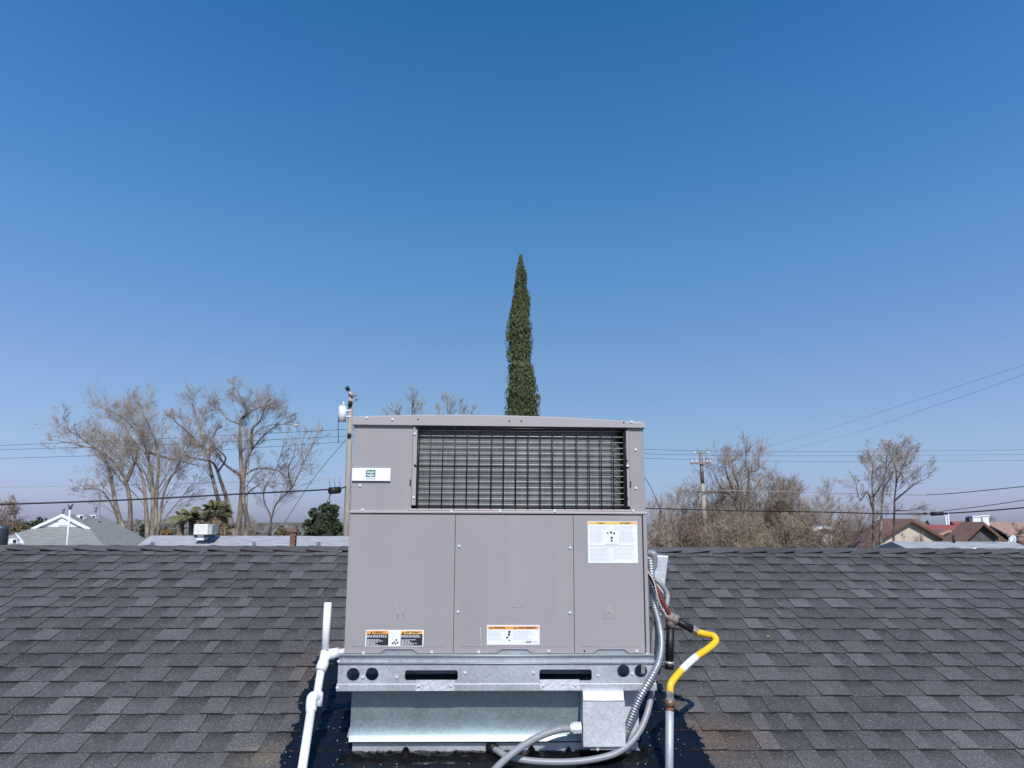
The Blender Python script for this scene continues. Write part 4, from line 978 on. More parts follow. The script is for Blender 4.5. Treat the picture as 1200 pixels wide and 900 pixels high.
# generated upright trees and thickets
def wild(seed, px, toppx, Y, spread_px, label, name='bare_tree', cat='tree', mats=(M_bark_d, M_twig_b), stems=3, group='bare winter trees', dens=1.0, P=None, lv=2):
    r = random.Random(seed); root = ground_under(px, Y); H = at(px, toppx, Y).z; W = spread_px/F_PX*Y/2; t = Tree(seed)
    P = dict(P or BP); P['L'] = H*.25; P['lv'] = lv
    for k in range(stems):
        a = r.uniform(0, 2*math.pi); q = math.sqrt((k+.6)/stems)
        tip = root+Vector((math.cos(a)*W*q, math.sin(a)*W*q*.8, H*r.uniform(.72, .92)*(1-.18*q)))
        mid = root.lerp(tip, .45)+Vector((r.uniform(-.2,.2)*W*.6, r.uniform(-.2,.2)*W*.6, H*.06))
        b0 = root+Vector((math.cos(a)*W*.12, math.sin(a)*W*.12, 0))
        t.limb([b0, b0.lerp(mid, .5), mid, tip], H*.016, .02, P, dens*12/H*1.3, 1, .25)
    return t.finish(name, root, label, cat, group, *mats, bigname='trunk' if cat == 'tree' else 'stems')
TH = dict(BP, spread=.8, wander=.2, up=.08, n=[6,6,5], perm=2.4, min=.013)
WT = dict(BP, n=[6,6,5], perm=2.4, min=.009)
wl = [
 (41, 783, 566, 58, 70, 'thin pale bare tree nearest the right edge of the unit', 'bare_tree', 'tree', (M_bark, M_twig), 3, .8),
 (42, 802, 590, 50, 70, 'low rust brown thicket left of the crossarm pole', 'bare_shrub', 'shrub', (M_bark_d, M_twig_b), 9, 1.5),
 (43, 838, 578, 56, 80, 'reddish brown bare thicket right behind the crossarm pole', 'bare_shrub', 'shrub', (M_bark_d, M_twig_b), 9, 1.5),
 (44, 872, 586, 52, 80, 'tan bare thicket under the tall forked tree', 'bare_shrub', 'shrub', (M_bark_d, M_twig_t), 9, 1.5),
 (45, 905, 540, 66, 110, 'wide hazy bare tree right of the tall forked tree', 'bare_tree', 'tree', (M_bark_d, M_twig_b), 9, 1.5),
 (59, 835, 545, 68, 90, 'hazy brown bare tree between the crossarm pole and the tall forked tree', 'bare_tree', 'tree', (M_bark_d, M_twig_b), 8, 1.4),
 (60, 806, 553, 66, 80, 'hazy low bare tree behind the foot of the crossarm pole', 'bare_tree', 'tree', (M_bark_d, M_twig), 8, 1.3),
 (61, 882, 534, 72, 90, 'broad hazy bare tree behind the tall forked tree', 'bare_tree', 'tree', (M_bark_d, M_twig), 9, 1.4),
 (62, 505, 560, 60, 70, 'hazy bare tree hidden low behind the left part of the unit', 'bare_tree', 'tree', (M_bark_d, M_twig), 6, 1.0),
 (63, 665, 556, 66, 80, 'hazy bare tree hidden low behind the right part of the unit', 'bare_tree', 'tree', (M_bark_d, M_twig_b), 6, 1.0),
 (64, 600, 596, 56, 80, 'brown bare thicket hidden low behind the middle of the unit', 'bare_shrub', 'shrub', (M_bark_d, M_twig_t), 8, 1.0),
 (65, 725, 590, 54, 70, 'brown bare thicket behind the right edge of the unit', 'bare_shrub', 'shrub', (M_bark_d, M_twig_b), 8, 1.2),
 (46, 918, 582, 54, 90, 'brown bare thicket below the wide hazy tree', 'bare_shrub', 'shrub', (M_bark_d, M_twig_t), 9, 1.5),
 (47, 945, 537, 64, 80, 'bare tree with a brushy round crown left of the white shed', 'bare_tree', 'tree', (M_bark_d, M_twig), 8, 1.4),
 (48, 972, 563, 60, 60, 'thin bare tree with crossing limbs above the white shed', 'bare_tree', 'tree', (M_bark_d, M_twig), 4, .9),
 (49, 1003, 572, 56, 60, 'low spreading bare tree above the orange tiled roof', 'bare_tree', 'tree', (M_bark_d, M_twig_b), 5, 1.0),
 (50, 958, 592, 50, 60, 'small brown thicket left of the white shed door', 'bare_shrub', 'shrub', (M_bark_d, M_twig_b), 7, 1.2),
 (51, 770, 604, 48, 40, 'pale twiggy shrub against the right edge of the unit', 'bare_shrub', 'shrub', (M_bark, M_twig), 8, 1.2),
 (52, 1147, 590, 95, 46, 'distant faint bare tree behind the two white chimneys', 'bare_tree', 'tree', (M_bark_d, M_twig), 4, 1.0),
 (53, 1192, 606, 44, 50, 'brown bare shrub in front of the tan tiled roof at far right', 'bare_shrub', 'shrub', (M_bark_d, M_twig_b), 7, 1.2),
 (54, 1070, 612, 42, 36, 'small bare shrub in front of the beige gable wall', 'bare_shrub', 'shrub', (M_bark, M_twig), 6, 1.1),
 (55, 6, 572, 60, 40, 'pinkish bare shrub at the far left edge', 'bare_shrub', 'shrub', (M_bark, M_twig_b), 6, 1.2),
 (56, 292, 601, 150, 24, 'faint distant bare tree between the trunks of the tallest tree', 'bare_tree', 'tree', (M_bark_d, M_twig), 6, 1.4),
 (57, 268, 600, 46, 26, 'brown bare shrub behind the tallest tree right of the palms', 'bare_shrub', 'shrub', (M_bark_d, M_twig_b), 6, 1.2),
 (58, 203, 606, 50, 46, 'grey bare shrub left of the feathery palm', 'bare_shrub', 'shrub', (M_bark, M_twig), 6, 1.2),
]
for (sd, px, tp0, Y, sp, lb, nm, ct, ms, st, dn) in wl:
    wild(sd, px, tp0, Y, sp, lb, nm, ct, ms, st, 'bare winter trees' if ct == 'tree' else 'bare winter shrubs', dn, TH if ct == 'shrub' else WT)
# ---- leafy things
def leaf_mat(name, c1, c2): return mat(name, c1, .75, 0, .2, 1.4, col2=c2, spec=.25)
M_cyp = leaf_mat('cypress_foliage', (.040,.052,.020), (.155,.165,.070))
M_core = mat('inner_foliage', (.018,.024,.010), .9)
M_bush = leaf_mat('dark_green_leaves', (.022,.032,.014), (.060,.080,.035))
M_olive = leaf_mat('olive_hedge_leaves', (.07,.055,.02), (.20,.15,.06))
M_rustl = leaf_mat('rusty_leaves', (.13,.07,.02), (.30,.17,.05))
M_palm = leaf_mat('palm_fronds', (.08,.085,.04), (.26,.24,.12))
M_thatch = leaf_mat('dry_palm_thatch', (.16,.11,.07), (.32,.24,.15))
def leaves(mb, pts, size, r, upbias=0, aspect=1.6, out=None):
    for i, p in enumerate(pts):
        a = Vector((r.gauss(0,1), r.gauss(0,1), r.gauss(0,1)+upbias)).normalized(); n_ = Vector((r.gauss(0,1), r.gauss(0,1), r.gauss(0,1)))
        if out is not None: n_ = n_*.7+out[i]*1.2
        b = a.cross(n_).normalized(); s_ = size*r.uniform(.6, 1.3)
        mb.add([p-b*s_*.5, p+a*s_*aspect*.5-b*s_*.1, p+b*s_*.5, p-a*s_*aspect*.5], [(0,1,2,3)])
# cypress
CYY = 30; cr = random.Random(5); cbase = ground_under(613, CYY)
prof = [(302,0,0),(310,1.3,.4),(323,4.5,4),(335,6.5,6),(346,8,7.5),(357,8.5,9),(364,10,9.5),(378,13.5,10),(390,14,11.3),(400,13.5,11.5),(412,13.5,11.5),(425,13.8,12),(440,14.5,13.5),(455,14.5,17),(470,15.2,19.5),(484,15.6,21),(510,15.5,21.5),(545,14.5,20),(580,12,16),(600,9,10)]
zs = []; cxp = 610.5
for py, l_, r2 in prof:
    p = at(cxp, py, CYY); zs.append((p.z, p.x, l_/F_PX*CYY/1.0, r2/F_PX*CYY/1.0))
zs.sort()
def cyp(z):
    if z <= zs[0][0]: a = zs[0]; return a[1], a[2], a[3]
    for a, b in zip(zs, zs[1:]):
        if a[0] <= z <= b[0]:
            f = (z-a[0])/(b[0]-a[0]); return tuple(a[i]+(b[i]-a[i])*f for i in (1,2,3))
    return zs[-1][1], 0, 0
cy = thing('cypress_tree', cbase, 'tall narrow green cypress rising behind the unit', 'tree')
tb_ = MB(); tb_.tube([cbase, cbase+Vector((0,0,2.2)), Vector((zs[5][1], CYY, 9))], [.2, .16, .05], 8); tb_.build('trunk', M_bark_d, cy)
clumps = []
z0c, z1c = zs[0][0], zs[-1][0]
for i in range(520):
    z = z0c+(z1c-z0c)*cr.random()**1.0; x, a, b = cyp(z); th = cr.uniform(0, 2*math.pi)
    k = cr.uniform(.60, 1.06); wx = (b if math.cos(th) > 0 else a); wy = (a+b)/2
    clumps.append((Vector((x+math.cos(th)*wx*k*.95, CYY+math.sin(th)*wy*k*.95, z)), cr.uniform(.09, .24)*(.35+.65*min(1, (a+b)/.9))))
cm = MB(); pts = []; outs = []
for c_, rad in clumps:
    for j in range(84):
        d_ = Vector((cr.gauss(0,1), cr.gauss(0,1), cr.gauss(0,1))).normalized()
        q = c_+Vector((d_.x*rad, d_.y*rad, d_.z*rad*1.9+rad*.2)); pts.append(q); outs.append(d_)
for i in range(3500):
    z = z0c+(z1c-z0c)*cr.random(); x, a, b = cyp(z); th = cr.uniform(0, 2*math.pi); wx = (b if math.cos(th) > 0 else a); wy = (a+b)/2
    k = cr.uniform(.85, 1.02); pts.append(Vector((x+math.cos(th)*wx*k, CYY+math.sin(th)*wy*k, z))); outs.append(Vector((math.cos(th), math.sin(th), .2)))
leaves(cm, pts, .035, cr, 2.6, 3.4, outs)
cm.build('crown', M_cyp, cy)
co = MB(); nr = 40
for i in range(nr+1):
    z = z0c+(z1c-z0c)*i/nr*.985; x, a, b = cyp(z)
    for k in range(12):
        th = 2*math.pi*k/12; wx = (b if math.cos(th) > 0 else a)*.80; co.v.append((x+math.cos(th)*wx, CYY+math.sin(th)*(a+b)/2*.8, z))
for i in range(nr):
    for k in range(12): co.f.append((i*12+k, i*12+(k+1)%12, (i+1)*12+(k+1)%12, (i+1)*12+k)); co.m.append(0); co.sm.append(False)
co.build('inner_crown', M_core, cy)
def bush(name, label, cat, px0, px1, ptop, Y, mt, n, size, seed, stem=True, group=None, tall=1.0):
    r = random.Random(seed); c0 = at((px0+px1)/2, ptop, Y); W = (px1-px0)/F_PX*Y/2; H = c0.z; base = Vector((c0.x, Y, 0))
    t = thing(name, base, label, cat, group); pts = []; outs = []
    if stem: s_ = MB(); s_.tube([base, base+Vector((0,0,H*.35)), base+Vector((W*.1,0,H*.6))], [.16, .12, .05], 7); s_.build('trunk', M_bark_d, t)
    cz = H*.53; hz = H*.47
    cls = []
    for i in range(120):
        d_ = Vector((r.gauss(0,1), r.gauss(0,1), r.gauss(0,1))).normalized(); k = r.uniform(.62, .90)
        cls.append((base+Vector((d_.x*W*k, d_.y*W*k, cz+d_.z*hz*k)), W*r.uniform(.13, .24)))
    if cat != 'tree':
        for i in range(25): cls.append((base+Vector((r.uniform(-.8,.8)*W, r.uniform(-.8,.8)*W, r.uniform(.1,.6)*H)), W*.28))
    for i in range(n):
        c_, rad = cls[r.randrange(len(cls))]; d_ = Vector((r.gauss(0,1), r.gauss(0,1), r.gauss(0,1))).normalized()
        pts.append(c_+d_*rad*r.uniform(.8, 1.05)); outs.append(d_)
    mb = MB(); leaves(mb, pts, size, r, .2, 1.4, outs); mb.build('crown', mt, t)
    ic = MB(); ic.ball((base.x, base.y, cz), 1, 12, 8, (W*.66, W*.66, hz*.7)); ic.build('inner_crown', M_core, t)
    return t
bush('leafy_tree', 'round dark green leafy tree beside the left utility pole', 'tree', 355, 408, 573, 34, M_bush, 8000, .10, 61)
bush('hedge', 'dark green topped hedge behind the white gable at far left', 'hedge', 24, 66, 600, 48, M_bush, 3500, .13, 62, False)
bush('hedge', 'olive brown hedge at far left below the pinkish bare shrub', 'hedge', 8, 52, 608, 46, M_olive, 3500, .13, 63, False)
bush('leafy_shrub', 'rusty orange shrub behind the left end of the pale roof', 'shrub', 184, 216, 611, 33, M_rustl, 2500, .10, 64, False)
bush('leafy_shrub', 'yellowish shrub left of the brick chimney', 'shrub', 318, 346, 613, 36, M_rustl, 2200, .10, 65, False)
bush('leafy_tree', 'small dark evergreen above the beige gable on the right', 'tree', 1076, 1092, 604, 70, M_bush, 900, .2, 66)
bush('leafy_tree', 'tiny dark evergreen column near the right edge of the unit', 'tree', 769, 777, 592, 80, M_bush, 900, .2, 67)
bush('leafy_tree', 'small dark evergreen between the two left trees', 'tree', 164, 171, 609, 90, M_bush, 500, .2, 68)
# palms
def palm(label, px, ptop, Y, frond, nfr, mt, seed, fan=False, skirt=False):
    r = random.Random(seed); top = at(px, ptop, Y); base = Vector((top.x, Y, 0)); cz = top.z-frond*.55
    t = thing('palm_tree', base, label, 'palm'); s_ = MB(); s_.tube([base, base+Vector((.1,0,cz*.5)), Vector((top.x, Y, cz))], [.22,.18,.16], 8); s_.build('trunk', M_bark_d, t)
    for k in range(nfr):
        a = 2*math.pi*k/nfr*2.4+r.uniform(0, .5); el = r.uniform(.05, 1.35); c_ = Vector((top.x, Y, cz)); mb = MB()
        d_ = Vector((math.cos(a)*math.cos(el), math.sin(a)*math.cos(el), math.sin(el)))
        pts = [c_+d_*frond*f*1.0-Vector((0,0,frond*(.55 if not fan else .25)*f*f)) for f in (0,.25,.5,.75,1)]
        mb.tube(pts, [.025,.02,.015,.01,.005], 3, caps=False)
        side = d_.cross(Vector((0,0,1))).normalized()
        if not fan:
            for i in range(1, 25):
                f = i/25; q = f*4; j = min(int(q), 3); p = pts[j].lerp(pts[j+1], q-j); tg = (pts[j+1]-pts[j]).normalized(); ln = frond*.26*math.sin(math.pi*min(1, f*.8+.2))
                for sg in (-1, 1):
                    e = p+(side*sg*.8+tg*.6)*ln-Vector((0,0,ln*.5)); mb.add([p, p+tg*.05, e], [(0,1,2)])
        else:
            p = pts[2]; u_ = (pts[3]-pts[2]).normalized()
            for i in range(15):
                an = -1.3+2.6*i/14; dd = (u_*math.cos(an)+side*math.sin(an)); e = p+dd*frond*.55-Vector((0,0,frond*.12)); w_ = side*.03
                mb.add([p, e-w_*.3, p+dd*frond*.3+w_], [(0,1,2)]); mb.add([p, p+dd*frond*.3-w_, e], [(0,1,2)])
        mb.build('frond', mt, t)
    if skirt:
        mb = MB(); pts = []
        for i in range(1400):
            f = r.random(); a = r.uniform(0, 6.28); rad = .35+.75*f*(1-f*.3); pts.append(Vector((top.x+math.cos(a)*rad, Y+math.sin(a)*rad, cz-.1-f*2.2)))
        leaves(mb, pts, .10, r, 2.5, 4.0); mb.build('dry_skirt', M_thatch, t)
palm('feathery green palm with arching fronds behind the rooftop cooler', 227, 590, 36, 1.25, 26, M_palm, 71)
palm('fan palm with a brown skirt of dead fronds left of the tallest tree', 254, 590, 35, .8, 26, M_palm, 72, True, True)
palm('sparse palm with drooping fronds left of the feathery palm', 213, 596, 37, .9, 12, M_palm, 73)

# ================================================================= POLES AND WIRES
M_pole = mat('weathered_pole_wood', (.17,.135,.11), .9, 0, .2, 2, .3, 10, col2=(.30,.25,.21), stretch=(4,4,.5))
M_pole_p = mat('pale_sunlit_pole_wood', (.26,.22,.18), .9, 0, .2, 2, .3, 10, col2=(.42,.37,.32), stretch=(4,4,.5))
M_steel = mat('grey_hardware', (.25,.26,.27), .5, .5)
M_white = mat('white_equipment_paint', (.74,.76,.78), .45, 0, .03)
M_dark = mat('black_equipment', (.015,.014,.014), .6)
M_cable = mat('black_cable_sheath', (.018,.017,.017), .6)
M_cable_g = mat('grey_bare_conductor', (.075,.08,.095), .5, .3)
M_cable_f = mat('pale_grey_conductor', (.16,.17,.20), .5, .2)
M_cable_p = mat('pale_cable_sheath', (.42,.40,.38), .6)
PY = 38.
pole = thing('utility_pole', (at(404.5, 612, PY).x, PY, 0), 'leaning wooden utility pole with white transformer at the left edge of the unit', 'utility pole')
topp = at(411.5, 459, PY); b_ = Vector((at(404.5, 640, PY).x, PY, 0)); dirp = (topp-at(405.5, 640, PY)); b_ = at(405.5, 640, PY)-dirp*(at(405.5,640,PY).z/dirp.z)
pp = MB(); pp.tube([b_, b_.lerp(topp, .5), topp], [.17, .15, .125], 12); pp.build('pole_shaft', M_pole_p, pole)
def onp(py): 
    f = (py-640)/(459-640); return at(405.5, 640, PY).lerp(topp, f)
tr = MB(); c_ = at(401.2, 485, PY-.15); zt = at(401, 476.5, PY).z; zb2 = at(401, 494.5, PY).z
tr.tube([(c_.x, c_.y, zb2), (c_.x, c_.y, zt)], [.20, .20], 18); tr.tube([(c_.x, c_.y, zt), (c_.x, c_.y, zt+.03)], [.215, .19], 18); trf = tr.build('transformer', M_white, pole)
e = MB(); e.tube([(c_.x+.05, c_.y-.05, zt+.03), (c_.x+.05, c_.y-.05, zt+.22)], [.045,.03], 8); e.build('bushing', M_white, trf)
for py in (481, 488):
    e = MB(); a = at(404, py, PY-.1); e.box((a.x-.05, a.y-.05, a.z-.03), (a.x+.32, a.y+.1, a.z+.03)); e.build('mounting_bracket', M_white, pole)
e = MB(); a = at(406, 453.5, PY-.2); b2 = at(410.5, 460, PY-.2); e.tube([a, a.lerp(b2, .6)], .10, 8); e.build('cutout_fuse', M_dark, pole)
e = MB(); e.tube([at(409.5, 459.5, PY-.2), at(412.5, 464, PY-.15)], .07, 8); e.build('fuse_insulator', mat('tan_insulator', (.5,.42,.36), .4), pole)
for (x_, y_) in ((416,463.5),(418,468)): e = MB(); e.tube([at(x_-4, y_+3, PY), at(x_, y_, PY)], .018, 5); e.ball(at(x_, y_, PY), .07, 8, 6); e.build('insulator', M_steel, pole)
e = MB(); e.tube([at(411, 470, PY-.16), at(409.5, 476, PY-.17)], .10, 8); e.tube([at(409.5,508,PY-.16), at(409,512,PY-.16)], .09, 8); e.build('pole_clamp', M_dark, pole)
e = MB(); e.tube([at(397, 478, PY-.2), at(396.3, 497, PY-.2), at(396.5, 519, PY-.2)], .018, 5); e.build('drop_lead', M_dark, pole)
def wire(pts, r, mt, label, sag=0, name='power_line'):
    P = [at(*p) for p in pts]; path = []
    if len(P) == 2:
        for i in range(25):
            f = i/24; p = P[0].lerp(P[1], f); p.z -= 4*sag*f*(1-f); path.append(p)
    else: path = smooth_path(P, 10)
    mb = MB(); mb.tube(path, r, 5); o = mb.build(name, mt)
    off = Vector(path[0]); o.data.transform(Matrix.Translation(-off)); o.location = off
    return tag(o, label, 'power line', 'overhead wires')
wire([(-60,524.5,44),(190,514,42),(409,503,38)], .012, M_cable_g, 'uppermost of three thin wires reaching the leaning pole from the left')
wire([(-60,529,44),(190,521,42),(408,511,38)], .011, M_cable_g, 'middle of three thin wires reaching the leaning pole from the left')
wire([(-60,539,44),(190,531,42),(408,517.5,38)], .011, M_cable_g, 'lowest of three thin wires reaching the leaning pole from the left')
wire([(-60,572,46),(200,567,42),(392,560,38)], .014, M_cable_p, 'pale thin line running from the far left to the leaning pole')
hc = wire([(-60,593,30),(120,587,31),(280,579,33),(388,573.3,36),(406,570,38)], .034, M_cable, 'thick black cable dipping across the left trees to the leaning pole')
e = MB(); a = at(386.8, 575.2, 35.8); b2 = at(397.5, 574.3, 36.2); e.tube([a, b2], .165, 10); e.build('splice_case', M_dark, hc)
e = MB()
for x_ in (386, 392, 398): e.tube([at(x_, 560, 36), at(x_, 565, 36), at(x_+1, 573, 36)], .014, 4)
e.tube([at(387,579,36), at(386,583,36), at(385,588,36)], .03, 5); e.ball(at(385, 587.5, 36), .10, 8, 6); e.build('hanger', M_steel, hc)
wire([(408,512,38),(368,560,38.5),(330,618,39.2),(322,632,39.4)], .018, M_steel, 'diagonal guy wire falling left from the leaning pole', name='guy_wire')
# right pole
RYP = 62.
rbase = ground_under(826, RYP); rtop = at(821, 529.5, RYP)
rpole = thing('utility_pole', rbase, 'wooden utility pole with crossarm standing right of the unit', 'utility pole')
e = MB(); f_ = (at(826, 612, RYP)-rtop); md = rtop+f_*((567-529.5)/(612-529.5)); lowp = rtop+f_*(rtop.z/(rtop.z-at(826,612,RYP).z)); e.tube([md, rtop], [.155,.13], 10); e.build('upper_shaft', M_pole, rpole)
e = MB(); e.tube([lowp, md], [.19,.1555], 10); e.build('lower_shaft', M_pole_p, rpole)
e = MB(); a = at(809, 543, RYP-.2); b2 = at(833, 542.5, RYP-.2); e.box((a.x, a.y-.06, a.z-.07), (b2.x, a.y+.06, a.z+.07)); e.build('crossarm', M_pole, rpole)
for x_ in (811, 816, 829, 832.5): e = MB(); q = at(x_, 541.8, RYP-.2); e.tube([q, q+Vector((0,0,.10)), q+Vector((0,0,.2))], [.05,.08,.04], 8); e.build('insulator', M_white, rpole)
e = MB(); a = at(813, 531, RYP-.1); b2 = at(831, 531, RYP-.1); e.box((a.x, a.y-.04, a.z-.04), (b2.x, a.y+.04, a.z+.03)); e.build('upper_arm', M_pole, rpole)
for x_ in (814, 830): e = MB(); e.ball(at(x_, 530.6, RYP-.1), .09, 8, 6); e.build('insulator', M_white, rpole)
e = MB(); e.tube([at(811,545,RYP-.15), at(821,556,RYP-.15)], .025, 4); e.tube([at(831,545,RYP-.15), at(822,556,RYP-.15)], .025, 4); e.build('crossarm_brace', M_steel, rpole)
wire([(409,503,38),(600,520,45),(830,528.5,60),(1000,529,75),(1260,526.5,75)], .014, M_cable_g, 'top one of the three level thin wires right of the unit')
wire([(408,511,38),(600,526,45),(830,533.5,60),(1000,534,75),(1260,532,75)], .013, M_cable_g, 'middle one of the three level thin wires right of the unit')
wire([(408,517.5,38),(600,531,45),(830,539,60),(1000,541,75),(1260,539,75)], .013, M_cable_g, 'bottom one of the three level thin wires right of the unit')
wire([(826,574,60),(940,577,56),(1050,579.5,50),(1085,580,48)], .022, M_cable_p, 'pale cable crossing the right trees above the thick black cable')
wire([(1085,580,48),(1130,577,44),(1260,564,40)], .022, M_cable, 'dark cable rising right from the pale cable over the tiled roofs')
hc = wire([(406,570,38),(600,590,42),(826,597.5,52),(960,600,48),(1095,602,42),(1260,590,36)], .034, M_cable, 'thick black cable crossing the right trees and tiled roofs')
e = MB(); e.tube([at(1090.5,602.3,41.8), at(1105.5,601.5,41.6)], .11, 10); e.build('splice_case', M_dark, hc)
for x_ in (1084, 1108.5): e = MB(); e.tube([at(x_-1, 602, 41.8), at(x_+1.5, 601.8, 41.7)], .07, 6); e.build('cable_clamp', M_dark, hc)
wire([(1105,598.8,42),(1160,592,40),(1260,577,37)], .018, M_cable, 'thin dark cable splitting upward right of the black splice case')
wire([(890,526.5,90),(985,498,70),(1077,468,55),(1150,444,47),(1260,408,40)], .0085, M_cable_f, 'upper of two faint wires slanting up to the right edge')
wire([(900,533,90),(1000,508,70),(1085,479,55),(1150,457,47),(1260,416,40)], .0085, M_cable_f, 'lower of two faint wires slanting up to the right edge')
wire([(722,512,38),(745,545,40),(763,572,44),(780,612,48)], .018, M_cable, 'thin drop wire slanting down past the right edge of the unit')
# slim poles, service mast, street lamp
e = thing('service_mast', ground_under(79, 20), 'slim pale mast with a flared cap holding up the thick cable at far left', 'mast')
mb = MB(); mb.tube([ground_under(77.6, 20), at(78.4, 637, 20), at(82, 597, 20)], .02, 8); mb.build('mast_tube', M_white, e)
mb = MB(); mb.tube([at(82, 597, 20), at(82.6, 593, 20), at(82.8, 590.3, 20)], [.03,.06,.075], 10); mb.build('mast_cap', M_steel, e)
mb = MB(); mb.tube([ground_under(117.5, 60), at(117, 579, 60)], .07, 6); tag(mb.build('slim_pole', M_steel), 'slim dark pole above the right slope of the far left house', 'pole')
lp = thing('street_lamp', ground_under(291, 52), 'curved street lamp arm among the twigs of the tallest tree', 'street lamp')
mb = MB(); mb.tube([ground_under(291, 52), at(291, 515, 52)], [.10,.07], 8); mb.build('lamp_post', M_steel, lp)
mb = MB(); mb.tube(smooth_path([at(291, 516, 52), at(305, 503, 52), at(322, 497, 52), at(344, 497.5, 52)], 5), .04, 6); mb.build('lamp_arm', M_steel, lp)
mb = MB(); mb.ball(at(347, 498.6, 52), .24, 10, 6, (1.0, .5, .35)); mb.build('lamp_head', M_white, lp)

# ================================================================= HOUSES
def house_gable(name, label, cat, apex, Y, half, pitch, length, roofm, wallm, fascm, oh=.35, along='y', group=None, zmin=None):
    """gable facing the viewer (along='y') or ridge running across (along='x'); apex is the ridge end"""
    A = at(apex[0], apex[1], Y); drop = half*pitch; ez = A.z-drop
    t = thing(name, (A.x, Y+length/2 if along == 'y' else Y, 0), label, cat, group)
    if along == 'y':
        w_ = MB(); hx = half-.25; zg = A.z-.12
        f_ = [(A.x-hx, 0), (A.x+hx, 0), (A.x+hx, zg-hx*pitch), (A.x, zg), (A.x-hx, zg-hx*pitch)]
        vs = [(x, Y+oh, z) for x, z in f_]+[(x, Y+oh+length, z) for x, z in f_]
        w_.add(vs, [(0,1,2,3,4),(9,8,7,6,5),(0,5,6,1),(1,6,7,2),(4,9,5,0)]); w_.build('wall', wallm, t)
        for sg, nm in ((-1, 'roof'), (1, 'roof')):
            rf = MB(); th = .14
            q = [(A.x, A.z), (A.x+sg*(half+.2), A.z-(half+.2)*pitch), (A.x+sg*(half+.2), A.z-(half+.2)*pitch-th), (A.x, A.z-th)]
            vs = [(x, Y, z) for x, z in q]+[(x, Y+length+2*oh, z) for x, z in q]
            rf.add(vs, [(0,1,2,3),(7,6,5,4),(0,4,5,1),(1,5,6,2),(3,2,6,7),(0,3,7,4)]); ro_ = rf.build('roof', roofm, t)
            fb = MB(); a_ = [(x, Y-.05, z+.01) for x, z in q[:2]]; c2_ = [(x, Y-.05, z-.20) for x, z in q[:2]]
            v8 = a_+c2_[::-1]+[(x, Y-.004, z) for x, y, z in a_+c2_[::-1]]
            fb.add(v8, [(0,1,2,3),(7,6,5,4),(0,4,5,1),(1,5,6,2),(2,6,7,3),(3,7,4,0)]); fb.build('fascia', fascm, t)
    else:
        hx = half; w_ = MB(); w_.box((A.x, Y-hx+.3, 0), (A.x+length, Y+hx-.3, ez-.05)); w_.build('wall', wallm, t)
        rf = MB(); th = .15; q = [(Y-hx, ez), (Y, A.z), (Y+hx, ez), (Y+hx, ez-th), (Y, A.z-th), (Y-hx, ez-th)]
        vs = [(A.x-.3, y, z) for y, z in q]+[(A.x+length+.3, y, z) for y, z in q]
        rf.add(vs, [(0,1,7,6),(1,2,8,7),(2,3,9,8),(3,4,10,9),(4,5,11,10),(5,0,6,11),(0,5,4,1),(1,4,3,2),(6,7,10,11),(7,8,9,10)]); rf.build('roof', roofm, t)
    return t
M_rgrey = mat('grey_composition_roof', (.17,.17,.165), .9, 0, .2, 5, .3, 40, col2=(.30,.30,.29), stretch=(.6, 2, 6))
M_rpale = mat('pale_composition_roof', (.24,.24,.25), .9, 0, .2, 6, .3, 40, col2=(.44,.44,.46), stretch=(.5, 2, 6))
M_rbrown = mat('brown_tile_roof', (.16,.085,.065), .85, 0, .2, 4, col2=(.27,.16,.12))
M_rred = mat('red_tile_roof', (.20,.05,.045), .8, 0, .2, 5, col2=(.34,.10,.08))
M_rtan = mat('tan_tile_roof', (.30,.17,.13), .85, 0, .2, 5, col2=(.42,.26,.20))
M_rorange = mat('orange_tile_roof', (.36,.12,.07), .85, 0, .2, 5, col2=(.48,.20,.12))
M_wbeige = mat('beige_stucco', (.55,.46,.38), .9, 0, .06, 2)
M_wwhite = mat('white_siding', (.72,.72,.74), .7, 0, .04, 2, stretch=(.2,.2,8))
M_wdark = mat('dark_weathered_siding', (.075,.065,.065), .9, 0, .25, 3, col2=(.13,.115,.11))
M_fbrown = mat('brown_fascia', (.14,.075,.05), .8); M_fwhite = mat('white_fascia', (.78,.78,.80), .6); M_ftan = mat('tan_fascia', (.36,.24,.16), .8)
# far left house: a Dutch gable roof
HY = 25.; ap = at(74.5, 603, HY); gl_, gr_ = at(43, 617.6, HY), at(104, 617.6, HY)
hl = thing('neighbour_house', (ap.x, HY+2, 0), 'grey shingled house with a small white gable at far left', 'house')
pit = .5; gz = gl_.z; hw_ = (gr_.x-gl_.x)/2; fullw = 4.6; ezl = ap.z-fullw*pit; yf = HY-(gz-ezl)/.5; Lr = 2.4; yb = HY+Lr
mb = MB(); mb.box((ap.x-fullw+.4, yf+.4, 0), (ap.x+fullw-.4, yb-.4, ezl+.02)); mb.build('wall', M_wwhite, hl)
V = [(ap.x-fullw, yf, ezl), (ap.x+fullw, yf, ezl), (ap.x+fullw, yb, ezl), (ap.x-fullw, yb, ezl), (ap.x-hw_, HY, gz), (ap.x+hw_, HY, gz), (ap.x, HY, ap.z), (ap.x, HY+Lr, ap.z)]
mb = MB(); mb.add(V, [(0,1,5,4),(1,2,7,6,5),(0,4,6,7,3),(2,3,7),(0,3,2,1)]); rfl = mb.build('roof', M_rgrey, hl)
